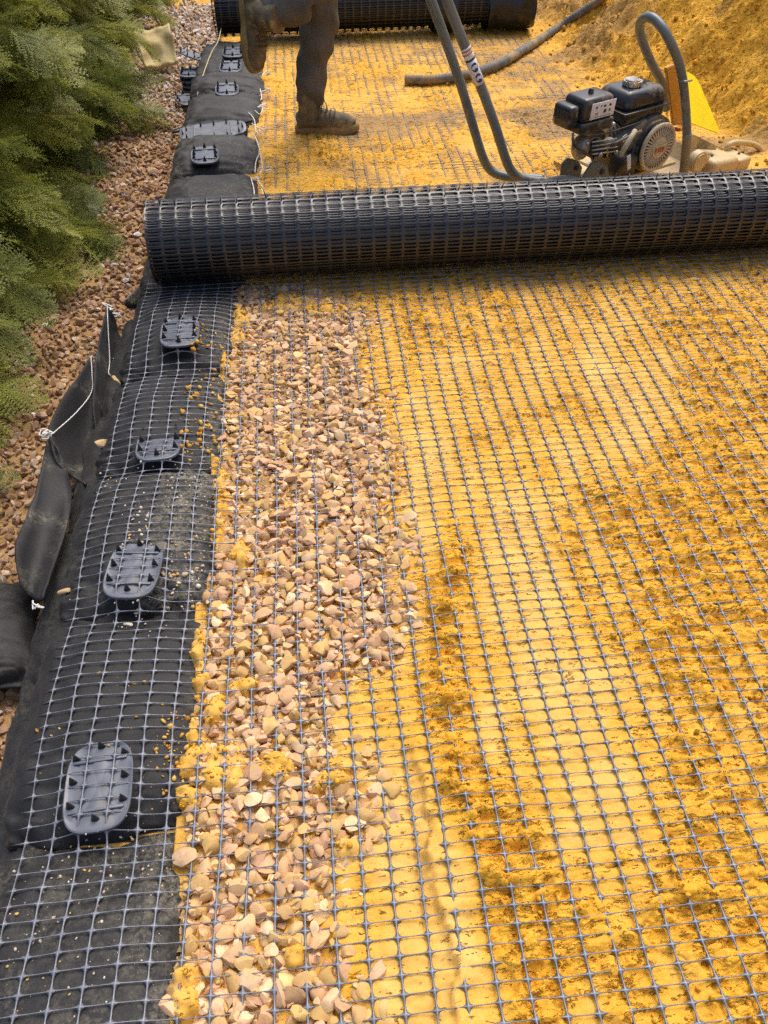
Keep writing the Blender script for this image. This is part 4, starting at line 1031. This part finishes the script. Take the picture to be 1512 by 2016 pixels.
def boot(frame, loc, withlace=True):
    """frame: 3x3 columns = toe, side, up"""
    def tr(p): return np.asarray(p) @ np.array(frame).T + np.array(loc) - wo
    foot = T([(.004, 0, .05), (.05, 0, .058), (.12, 0, .06), (.19, 0, .05), (.245, 0, .043), (.287, 0, .038)], [.037, .043, .046, .042, .038, .026], 6, 18)
    shaft = T([(.062, 0, .05), (.066, 0, .10), (.070, 0, .15), (.072, 0, .19)], [.052, .053, .055, .057], 6, 18)
    toe = T([(.20, 0, .040), (.255, 0, .038)], [.046, .040], 5, 18)
    fv = [(np.asarray(q[0]) * np.array([1, 1.08, 1]), q[1], q[2]) for q in (foot, shaft, toe)]
    up = remesh('boot', fv, .0055, [M['boot']], None, 3, lambda c: .0022 * pn(c[:, 0] * 45, c[:, 2] * 45, 3) - .0028 * np.exp(-((c[:, 2] - .085 - .25 * np.abs(c[:, 0] - .1)) / .004) ** 2))
    co = np.empty(len(up.vertices) * 3, np.float32); up.vertices.foreach_get('co', co); up.vertices.foreach_set('co', tr(co.reshape(-1, 3)).astype(np.float32).ravel())
    bo = obj('boot', up, worker)
    a = np.linspace(0, 2 * np.pi, 36, endpoint=False)
    cx = .148 + .152 * np.cos(a); wd = (.040 + .012 * sstep(.10, .22, cx) - .008 * np.exp(-((cx - .11) / .04) ** 2)); cy = np.sign(np.sin(a)) * np.abs(np.sin(a)) ** .55 * wd
    rings = [(1.0, -.002), (1.03, .004), (1.04, .020), (1.02, .030), (.9, .036)]
    vv = np.vstack([np.stack([.148 + (cx - .148) * q, cy * q, z + .010 * sstep(.24, .30, cx)], 1) for q, z in rings] + [np.array([[.148, 0, -.002], [.148, 0, .036]])])
    i = np.arange(4)[:, None] * 36; j = np.arange(36)[None]; j2 = (j + 1) % 36
    f = np.stack([i + j, i + j2, i + 36 + j2, i + 36 + j], -1).reshape(-1, 4); jj = np.arange(36); k = (jj + 1) % 36
    t = np.vstack([np.stack([k, jj, np.full(36, 180)], 1), np.stack([144 + jj, 144 + k, np.full(36, 181)], 1)])
    obj('sole', mesh_np('sole', tr(vv), [f, t], M['sole']), bo)
    if withlace:
        for q in range(5):
            x = .108 + .020 * q; z = .118 - .0 * q
            zc = np.interp(x, [.10, .12, .14, .17, .20], [.150, .128, .112, .100, .092]); 
            obj('lace', mesh_np('lace', *(lambda A: (tr(A[0]), [A[1], A[2]]))(tube_arr(catmull([(x - .004, -.040, zc - .022), (x, -.018, zc), (x + .003, .018, zc), (x - .004, .040, zc - .022)], 5), .0026, 6)), M['lace']), bo)
        for loop in ([(.092, -.02, .155), (.125, -.035, .17), (.150, -.045, .140), (.152, -.045, .105), (.128, -.04, .110), (.100, -.02, .150)], [(.092, -.015, .155), (.110, -.045, .13), (.112, -.052, .085), (.106, -.05, .07)]):
            A = tube_arr(catmull(loop, 6), .0022, 6); obj('lace', mesh_np('lace', tr(A[0]), [A[1], A[2]], M['lace']), bo)
gl = gz_at(.1, 3.99)
boot(np.array(Matrix.Rotation(R(-4), 3, 'Z')), (-.035, YS - .005, max(gl, -.012) + .002))
tdir = (toe_n - ankle_n); tdir[1] = 0; tdir /= np.linalg.norm(tdir)
upv = np.array([-tdir[2], 0, tdir[0]]); 
if upv[0] < 0: upv = -upv
_q = np.array(Matrix.Rotation(R(40), 3, Vector(tdir))); upv = _q @ upv
side = np.cross(upv, tdir)
boot(np.stack([tdir, side, upv], 1), ankle_n - tdir * .06 - upv * .085, True)

# ------------------------------------------------------------------ plate compactor
CA = R(27); eu = np.array([math.cos(CA), math.sin(CA), 0]); en = np.array([math.sin(CA), -math.cos(CA), 0])
OC = V(1293, 290, 3.09)
CB = np.array([OC[0], OC[1], 0.0])
comp = empty('plate_compactor', tuple(CB), (0, 0, CA))
tag(comp, 'small petrol plate compactor with black engine, yellow guard and tall grey handle', 'compactor')
Rm = np.stack([eu, -en, np.array([0, 0, 1.0])], 0)      # world -> local
def C(px, py, dn=0.0):
    d = ray(px, py); t = ((OC + en * dn - CC) @ en) / (d @ en); return Rm @ (CC + d * t - CB)
def Wl(p): return Rm @ (np.asarray(p) - CB)
def cbox(name, px, py, dn, size, mat, rot=(0, 0, 0), bev=.006, parent=None, taper=None, dz=0):
    p = C(px, py, dn); o = bevel_box(name, size, M[mat], parent or comp, (p[0], p[1], p[2] + dz), rot, bev, 3, taper); return o
def ctube(name, pts, r, mat, parent=None, seg=12, sm=6):
    return tube(name, [C(*p) for p in pts], r, M[mat], parent or comp, seg, sm)
def extr(name, poly, dn0, dn1, mat, parent=None, bev=.002):
    bm = bmesh.new(); A = [bm.verts.new(C(p_[0], p_[1], p_[2] if len(p_) > 2 else dn0)) for p_ in poly]
    off = Vector((0, dn0 - dn1, 0)); B = [bm.verts.new(v.co + off) for v in A]
    bm.faces.new(A); bm.faces.new(B[::-1]); n = len(A)
    for i in range(n): bm.faces.new((A[i], B[i], B[(i + 1) % n], A[(i + 1) % n]))
    bmesh.ops.recalc_face_normals(bm, faces=bm.faces[:])
    if bev: bmesh.ops.bevel(bm, geom=bm.edges[:], offset=bev, segments=2, affect='EDGES')
    me = bm_mesh(name, bm, M[mat])
    try: me.set_sharp_from_angle(angle=R(40))
    except Exception: pass
    return obj(name, me, parent or comp)
c0 = C(1293, 290, 0)
# base
bm = bmesh.new(); prof = [(-.20, .060), (-.17, .026), (-.13, .012), (.24, .012), (.32, .030), (.36, .080)]
for sgn in (0, 1):
    pass
ring = []
for y in (.0, .36):
    ring.append([[bm.verts.new((x, y, z)) for x, z in prof], [bm.verts.new((x, y, z + .014)) for x, z in prof]])
for q in range(5):
    for lv in (0, 1):
        a, b = ring[0][lv], ring[1][lv]; bm.faces.new((a[q], a[q + 1], b[q + 1], b[q]))
    for y in (0, 1): a, b = ring[y]; bm.faces.new((a[q], a[q + 1], b[q + 1], b[q]))
for e in (0, 5): bm.faces.new((ring[0][0][e], ring[0][1][e], ring[1][1][e], ring[1][0][e]))
bmesh.ops.recalc_face_normals(bm, faces=bm.faces[:]); obj('base_plate', bm_mesh('base_plate', bm, M['cream'], False), comp)
bevel_box('engine_deck', (.34, .26, .014), M['cream'], comp, (.03, .17, .085), bev=.004)
# engine
bevel_box('crankcase', (.20, .17, .19), M['dirty_metal'], comp, (c0[0] - .02, c0[1] + .155, c0[2] - .015), bev=.018, seg=3)
bevel_box('cylinder_head', (.13, .13, .12), M['dark'], comp, (c0[0] - .15, c0[1] + .15, c0[2] + .04), (0, R(-20), 0), bev=.012)
for q in range(6): bevel_box('cooling_fin', (.012, .15, .13), M['alu'], comp, (c0[0] - .10 - .02 * q, c0[1] + .15, c0[2] + .035), (0, R(-20), 0), bev=.002)
cyl('fan_shroud', .112, .104, .075, M['dirty_metal'], comp, (c0[0], c0[1] + .055, c0[2] + .004), (R(90), 0, 0), 48, .012)
bevel_box('shroud_arm', (.15, .06, .08), M['dirty_metal'], comp, (c0[0] - .105, c0[1] + .06, c0[2] + .045), (0, R(-24), 0), bev=.014, seg=3)
for q in range(6):
    a = R(118 + 9 * q); p = (c0[0] + .098 * math.cos(a), c0[1] + .016, c0[2] + .098 * math.sin(a))
    bevel_box('shroud_slot', (.020, .008, .005), M['ink'], comp, p, (0, R(90) - a, 0), bev=.001)
rc = cyl('recoil_cover', .086, .080, .026, M['dark'], comp, (c0[0], c0[1] + .010, c0[2]), (R(90), 0, 0), 48, .004)
prt = []
for q in range(36):
    a = 2 * math.pi * q / 36
    A = np.array([[math.cos(a) * r_, -.006 - .006 * (1 - (r_ / .09)), math.sin(a) * r_] for r_ in (.042, .060, .083)]) + c0
    prt.append(tube_arr(A, np.stack([np.full(3, .0025), np.full(3, .0040)], 1), 6))
v, fs = join_arr(prt); obj('recoil_spokes', mesh_np('recoil_spokes', v, fs, M['recoil']), comp)
ra = np.linspace(0, 2 * np.pi, 49)
v, f, t = tube_arr(np.stack([np.cos(ra) * .086, np.full(49, -.004), np.sin(ra) * .086], 1) + c0, .0085, 8, False); obj('recoil_rim', mesh_np('recoil_rim', v, f, M['recoil']), comp)
cyl('recoil_centre', .046, .041, .012, M['recoil'], comp, (c0[0], c0[1] - .010, c0[2]), (R(90), 0, 0), 36, .004)
bevel_box('badge_bar', (.058, .005, .008), M['cream'], comp, (c0[0] + .002, c0[1] - .0175, c0[2] + .010), (0, R(-2), 0), bev=.0015)
for q, (dx, w_, h_) in enumerate([(-.020, .010, .016), (-.004, .006, .018), (.008, .008, .018), (.021, .010, .017)]):
    bevel_box('badge_print', (w_, .003, h_), M['redp'], comp, (c0[0] + dx, c0[1] - .0170, c0[2] - .006), (0, R(-2), 0), bev=.001)
# tank
tb = C(1272, 214, -.05); ty = tb[1] + .085
bevel_box('tank_lower', (.225, .17, .052), M['tank'], comp, (tb[0], ty, tb[2] - .026), bev=.016, seg=4)
bevel_box('tank_flange', (.252, .198, .008), M['tank'], comp, (tb[0], ty, tb[2]), bev=.0035)
bevel_box('fuel_tank', (.238, .184, .066), M['tank'], comp, (tb[0], ty, tb[2] + .034), bev=.026, seg=5, taper=(.84, .82))
cp = cyl('fuel_cap', .036, .034, .026, M['chrome'], comp, (tb[0] - .022, ty - .01, tb[2] + .078), (0, 0, 0), 28, .005)
for q in range(14):
    a = 2 * math.pi * q / 14; bevel_box('cap_grip', (.005, .004, .018), M['chrome'], cp, (.0355 * math.cos(a), .0355 * math.sin(a), 0), (0, 0, a), bev=.001)
# air cleaner
ab = C(1178, 246, .0); ay = ab[1] + .065
bevel_box('filter_base', (.165, .128, .040), M['black_pl'], comp, (ab[0], ay, ab[2] - .006), bev=.010, seg=3)
bevel_box('air_filter_cover', (.158, .122, .082), M['black_pl'], comp, (ab[0], ay, ab[2] + .052), bev=.018, seg=4, taper=(.93, .92))
bevel_box('filter_intake', (.045, .095, .082), M['black_pl'], comp, (ab[0] - .098, ay + .01, ab[2] + .030), (0, R(-6), 0), bev=.014, seg=3)
for q in range(5): bevel_box('intake_slot', (.004, .010, .03), M['ink'], comp, (ab[0] - .1215, ay - .02 + .016 * q, ab[2] + .035), (0, R(-6), 0), bev=.001)
cyl('filter_nut', .011, .009, .016, M['black_pl'], comp, (ab[0], ay, ab[2] + .10), seg=12)
lb = bevel_box('warning_label', (.118, .0022, .056), M['label'], comp, (ab[0] + .014, ay - .0605, ab[2] + .050), (R(3), 0, 0), bev=.0006)
for dx, dz, w_, h_ in [(-.035, .012, .010, .006), (-.012, .014, .006, .006), (.006, .012, .011, .007), (.032, .012, .011, .008), (.010, -.006, .012, .012), (.034, -.006, .008, .008), (-.030, -.008, .016, .002), (-.030, -.013, .014, .002), (.0, -.022, .09, .0015)]:
    bevel_box('label_print', (w_, .001, h_), M['ink'], lb, (dx, -.0014, dz), bev=0)
# carburettor side
for nm, px, py, dn, r_, mt in [('carburettor_bowl', 1143, 290, -.05, (.036, .036, .046), 'alu'), ('carburettor_body', 1172, 290, -.03, (.034, .03, .036), 'dark'), ('throttle_body', 1198, 282, -.02, (.028, .022, .022), 'dirty_metal'), ('bolt_head', 1156, 283, .01, (.008, .008, .008), 'alu'), ('bolt_head', 1182, 305, .01, (.009, .008, .009), 'alu'), ('bolt_head', 1214, 300, .02, (.008, .008, .008), 'alu'), ('bolt_head', 1207, 245, .02, (.009, .009, .009), 'alu')]:
    p = C(px, py, dn); obj(nm, mesh_np(nm, _ico[3][0] * np.array(r_) + p, _ico[3][1], M[mt]), comp)
for y_ in (276, 284, 292, 300): ctube('governor_rod', [(1165, y_ + 4, .0), (1195, y_, .005), (1215, y_ - 3, .0)], .003, 'alu', sm=3, seg=6)
ctube('throttle_link', [(1150, 268, .01), (1195, 262, .015), (1262, 240, .0)], .003, 'dark', sm=4, seg=6)
ctube('fuel_line', [(1128, 262, -.02), (1130, 285, .0), (1150, 300, .0), (1168, 312, -.02)], .005, 'black_pl', sm=5, seg=8)
ctube('linkage_bar', [(1205, 285, .02), (1240, 268, .025), (1262, 258, .0)], .006, 'dirty_metal', sm=4, seg=8)
ctube('recoil_grip', [(1222, 305, .035), (1232, 288, .045), (1243, 270, .045), (1250, 258, .03)], .0095, 'recoil', sm=4, seg=10)
cbox('switch_label', 1238, 320, .02, (.018, .004, .060), 'label', (0, R(-18), 0), .001)
cbox('switch_label', 1230, 272, .012, (.020, .003, .024), 'label', (0, R(-18), 0), .001)
cbox('oil_housing', 1225, 322, -.03, (.12, .06, .08), 'dark', (0, R(8), 0), .015)
cbox('exhaust_stub', 1103, 232, -.15, (.05, .05, .05), 'alu', (0, 0, 0), .016)
# handle pivot brackets
for nm, poly, dn in [('pivot_bracket', [(1104, 350), (1108, 322), (1118, 311), (1138, 316), (1147, 330), (1142, 352)], -.10), ('pivot_bracket', [(1143, 362), (1152, 342), (1165, 322), (1178, 318), (1197, 326), (1200, 350), (1190, 364)], .0)]:
    br = extr(nm, poly, dn, dn - .010, 'tubeg')
    hx2 = (1135 if dn < -.05 else 1186); hy2 = (330 if dn < -.05 else 338); p = C(hx2, hy2, dn + .002)
    cyl('bracket_hole', .011, .011, .008, M['ink'], br, tuple(p), (R(90), 0, 0), 16, .001)  # dark disc standing in for the shade inside the bracket's hole
ctube('pivot_bar', [(1066, 358, -.03), (1110, 352, -.02), (1150, 356, .0)], .013, 'tubeg', sm=4)
# folding handle
HB = [V(x, y, Y) for x, y, Y in [(872, -30, 3.10), (880, 0, 3.10), (903, 60, 3.10), (945, 166, 3.10), (974, 245, 3.10), (994, 308, 3.10), (1008, 338, 3.10), (1030, 352, 3.10), (1075, 359, 3.10), (1108, 361, 3.10)]]
HA = [V(x, y, Y) for x, y, Y in [(838, -30, 3.22), (848, 0, 3.22), (872, 65, 3.22), (905, 160, 3.22), (932, 250, 3.22), (950, 308, 3.22), (966, 335, 3.22), (990, 346, 3.21), (1020, 349, 3.20), (1070, 353, 3.19)]]
topA, topB = HA[0] + (HA[0] - HA[2]) * 1.6, HB[0] + (HB[0] - HB[2]) * 1.6
hd = tube('handle', [Wl(p) for p in [*HA[::-1], topA, (topA + topB) / 2 + (HA[0] - HA[2]) * .25, topB, *HB]], .0185, M['tubeg'], comp, 14, 7)
def sleeve(name, t0, t1, rad, mat, A=HB, i=2):
    p0, p1 = A[i], A[i + 1]; tube(name, [Wl(p0 + (p1 - p0) * t) for t in np.linspace(t0, t1, 5)], rad, M[mat], hd, 16)
sleeve('stripe_sticker', .30, .40, .0191, 'label'); sleeve('stripe_sticker', .42, .50, .0192, 'label')
sleeve('red_stripe', .335, .36, .0194, 'redp'); sleeve('red_stripe', .40, .42, .0194, 'redp'); sleeve('dark_stripe', .505, .53, .0194, 'ink')
sleeve('safety_sticker', .54, .98, .0193, 'label')
ax = HB[3] - HB[2]; axn = ax / np.linalg.norm(ax)
for t in (.66, .86):
    c_ = HB[2] + ax * t; view = (CC - c_); view -= axn * (view @ axn); view /= np.linalg.norm(view); sd = np.cross(axn, view)
    n_ = 20; a = np.linspace(0, 2 * np.pi, n_, endpoint=False); vv = []
    for q in (1.0, 0.0):
        for k in range(n_):
            al = .70 * q * math.cos(a[k]) - .30; h_ = .0165 * q * math.sin(a[k])
            vv.append(Wl(c_ + axn * h_ + (view * math.cos(al) + sd * math.sin(al)) * .0197))
    vv = np.array(vv); jj = np.arange(n_); k = (jj + 1) % n_
    obj('pictogram', mesh_np('pictogram', vv, np.stack([jj, k, n_ + k, n_ + jj], 1), M['blue']), hd)
    vv2 = []
    for k in range(n_):
        al = .25 * math.cos(a[k]) - .25; h_ = .006 * math.sin(a[k]) - .003; vv2.append(Wl(c_ + axn * h_ + (view * math.cos(al) + sd * math.sin(al)) * .0200))
    vv2.append(np.mean(vv2, 0)); obj('pictogram_mark', mesh_np('pictogram_mark', np.array(vv2), np.stack([jj, k if False else (jj + 1) % n_, np.full(n_, n_)], 1), M['label']), hd)
# guard frame, yellow belt guard, exciter
ctube('guard_frame', [(1345, 352, .02), (1352, 280, .02), (1349, 200, .01), (1338, 128, .0), (1314, 72, -.03), (1294, 43, -.08), (1275, 33, -.13), (1260, 46, -.18), (1263, 75, -.20), (1283, 125, -.21), (1304, 165, -.21), (1312, 215, -.21)], .0168, 'tubeg', seg=14)
ctube('frame_foot', [(1353, 262, .02), (1350, 300, .021), (1344, 356, .02)], .0185, 'tubed', seg=14)
ctube('frame_clip', [(1336, 160, .005), (1352, 160, .03), (1362, 158, .0)], .004, 'alu', seg=6)
extr('belt_guard', [(1346, 137, -.26), (1368, 149, -.25), (1376, 160, -.24), (1417, 256, -.10), (1413, 263, -.09), (1362, 244, -.11), (1350, 236, -.12)], -.10, -.13, 'yellow', bev=.003)
extr('guard_back', [(1312, 134), (1330, 127), (1347, 137), (1350, 246), (1326, 248)], -.10, -.115, 'orange', bev=.003)
extr('mounting_plate', [(1352, 262), (1372, 268), (1412, 288), (1410, 296), (1352, 292)], -.06, -.08, 'alu', bev=.001)
cbox('exciter_housing', 1400, 325, -.06, (.17, .16, .095), 'cream', (0, R(4), 0), .02)
p = C(1372, 318, .02); cyl('exciter_cover', .046, .042, .04, M['cream'], comp, tuple(p), (R(90), 0, 0), 28, .006)
for px, py in [(1402, 306), (1455, 302), (1400, 340)]:
    p = C(px, py, .024); cyl('cover_bolt', .006, .006, .008, M['dirty_metal'], comp, tuple(p), (R(90), 0, 0), 10, .001)
cbox('exciter_end', 1440, 322, -.05, (.09, .13, .085), 'cream', (0, 0, 0), .012)
ctube('lifting_handle', [(1434, 312, -.10), (1432, 290, -.10), (1446, 281, -.10), (1478, 283, -.10), (1496, 294, -.09), (1500, 320, -.09), (1500, 350, -.09)], .0125, 'cream', seg=10)
cbox('red_cap', 1334, 254, -.02, (.018, .02, .016), 'redp', (0, 0, 0), .004)
bpy.context.view_layer.update()

# ------------------------------------------------------------------ hose, string line, debris
def ray_ground(px, py, up=0.0):
    d = ray(px, py); ts = np.linspace(2.0, 11, 1400) / np.linalg.norm(d)
    P = CC[None] + d[None] * ts[:, None]; z = ground(P[:, 0], P[:, 1])[0] + up
    k = np.argmax(P[:, 2] < z); return P[k]
hp_ = [ray_ground(x, y, .028) for x, y in [(797, 156), (840, 157), (890, 152), (940, 141), (990, 122), (1040, 92), (1090, 60), (1140, 27), (1180, 2), (1225, -28), (1290, -60)]]
path = catmull(hp_, 26); 
ph = np.arange(len(path)); rad = .0235 + .0016 * np.cos(ph * 2 * np.pi / 3.0)
v, f, t = tube_arr(path, rad, 14)
tag(obj('suction_hose', mesh_np('suction_hose', v, [f, t], M['hose'], True)), 'dusty grey ribbed hose lying across the sand up onto the bank', 'hose')
tag(tube('string_line', [G(x, y, z) for x, y, z in [(446, -40, .10), (440, 20, .09), (431, 76, .08), (416, 104, .05), (399, 150, .03), (388, 188, .0)]], .0028, M['line'], None, 6, 5), 'thin pale yellow builder line running along the left edge of the far bags', 'string')
def block(name, label, cat, px, py, z, size, rot, mat, seed, cuts=7, group=None):
    p = G(px, py, z); r = np.random.default_rng(seed); v = rock(3, r, cuts, (1, 1, 1), .1) 
    o = obj(name, mesh_np(name, v * np.array(size) / 2, _ico[3][1], M[mat]), None, tuple(p), tuple(R(a) for a in rot))
    try: o.data.set_sharp_from_angle(angle=R(30))
    except Exception: pass
    tag(o, label, cat, group); return o
# pale board offcut
bp = G(316, 140, PATH_Z)
bm = bmesh.new(); bmesh.ops.create_grid(bm, x_segments=16, y_segments=12, size=.5)
top = {}
for v in bm.verts:
    x, y = v.co.x, v.co.y; e = .03 * pn(x * 3 + 5, y * 3, 4)
    v.co = Vector((x * .23 * (1 + .12 * y) + .012 * pn(y * 4, .3, 2), y * .25 + .014 * pn(x * 4, .7, 3), float(.05 * x * x * 4 * .5 + e)))
ret = bmesh.ops.solidify(bm, geom=bm.faces[:], thickness=.022)
bd = obj('board_offcut', bm_mesh('board_offcut', bm, M['board']), None, (bp[0], bp[1] + .03, PATH_Z + .13), (R(48), R(-6), R(12)))
tag(bd, 'pale yellow curved board offcut propped on the gravel path beside the conifers', 'board')
block('wood_wedge', 'small pale wooden wedge at the foot of the standing flap', 'wedge', 200, 874, -.02, (.05, .026, .026), (0, 10, 25), 'wood', 1)
block('wood_wedge', 'small brown wooden wedge poking from the seam beside the second nearest plate', 'wedge', 133, 1164, -.02, (.05, .014, .016), (0, 0, 8), 'wood', 2)
block('wood_wedge', 'small brown peg behind the white tie of the far standing flap', 'wedge', 229, 748, -.02, (.05, .018, .018), (0, 25, -50), 'wood', 3)
block('grey_stone', 'loose grey stone on the brown gravel close to the hedge', 'stone', 184, 412, PATH_Z + .03, (.075, .06, .05), (10, 20, 30), 'chip', 4)
block('white_stone', 'small white stone under the lowest hedge fronds', 'stone', 90, 643, PATH_Z + .03, (.04, .03, .03), (0, 0, 0), 'chip', 5)
for k, (px, py, s) in enumerate([(250, 1230, .030), (268, 1207, .012), (262, 1022, .012)]):
    p = on_bag(px, py); block('stone_chip', ['largest pale stone chip, just in front of the second nearest plate', 'small pale stone chip at the tip of the second nearest plate', 'pale stone chip on the gritty bag beyond the second nearest plate'][k], 'stone', px, py, p[2] + .004, (s, s * .55, s * .4), (0, 0, 20 * k - 10), 'chip', 10 + k)
# fine grit and specks of sand on the bags
r5 = np.random.default_rng(41); P_, S_, Cc = [], [], []
def sprinkle(n, px0, px1, py0, py1, s0, s1, cols, pw=2.0):
    for _ in range(n):
        q = on_bag(r5.uniform(px0, px1), r5.uniform(py0, py1))
        if q[2] < -.06: continue
        s = s0 + (s1 - s0) * r5.random() ** pw; P_.append(q + np.array([0, 0, s * .3])); S_.append(s); Cc.append(cols[r5.integers(0, len(cols))])
pal = [(.60, .52, .40), (.66, .60, .5), (.52, .42, .30), (.55, .36, .12)]; yel = [(.56, .30, .04), (.60, .38, .08), (.5, .25, .03)]
sprinkle(150, 330, 428, 900, 1130, .0012, .005, pal); sprinkle(60, 240, 300, 1000, 1080, .0012, .006, pal); sprinkle(70, 190, 420, 890, 1000, .0012, .005, pal); sprinkle(60, 320, 400, 1120, 1200, .002, .009, pal, 1.3)
sprinkle(40, 130, 330, 1180, 1260, .001, .0045, pal); sprinkle(90, 80, 350, 1600, 1760, .001, .004, pal); sprinkle(120, 10, 340, 1700, 2010, .0008, .004, pal); sprinkle(30, 60, 340, 1270, 1560, .0012, .0055, yel); sprinkle(40, 290, 360, 1440, 1600, .001, .006, yel)
sprinkle(70, 370, 450, 640, 760, .002, .010, yel, 1.4); sprinkle(70, 355, 425, 760, 900, .002, .011, yel, 1.3); sprinkle(60, 320, 385, 1400, 1560, .002, .008, yel, 1.4)
me = scatter('bag_grit', np.array(P_), np.array(S_), np.array(Cc), M['gravel'], 1, r5, 10, 1, 6, (1, .8, .55))
tag(obj('bag_grit', me), 'pale grit and yellow sand specks scattered on the near black bags', 'grit', None, 'stuff')
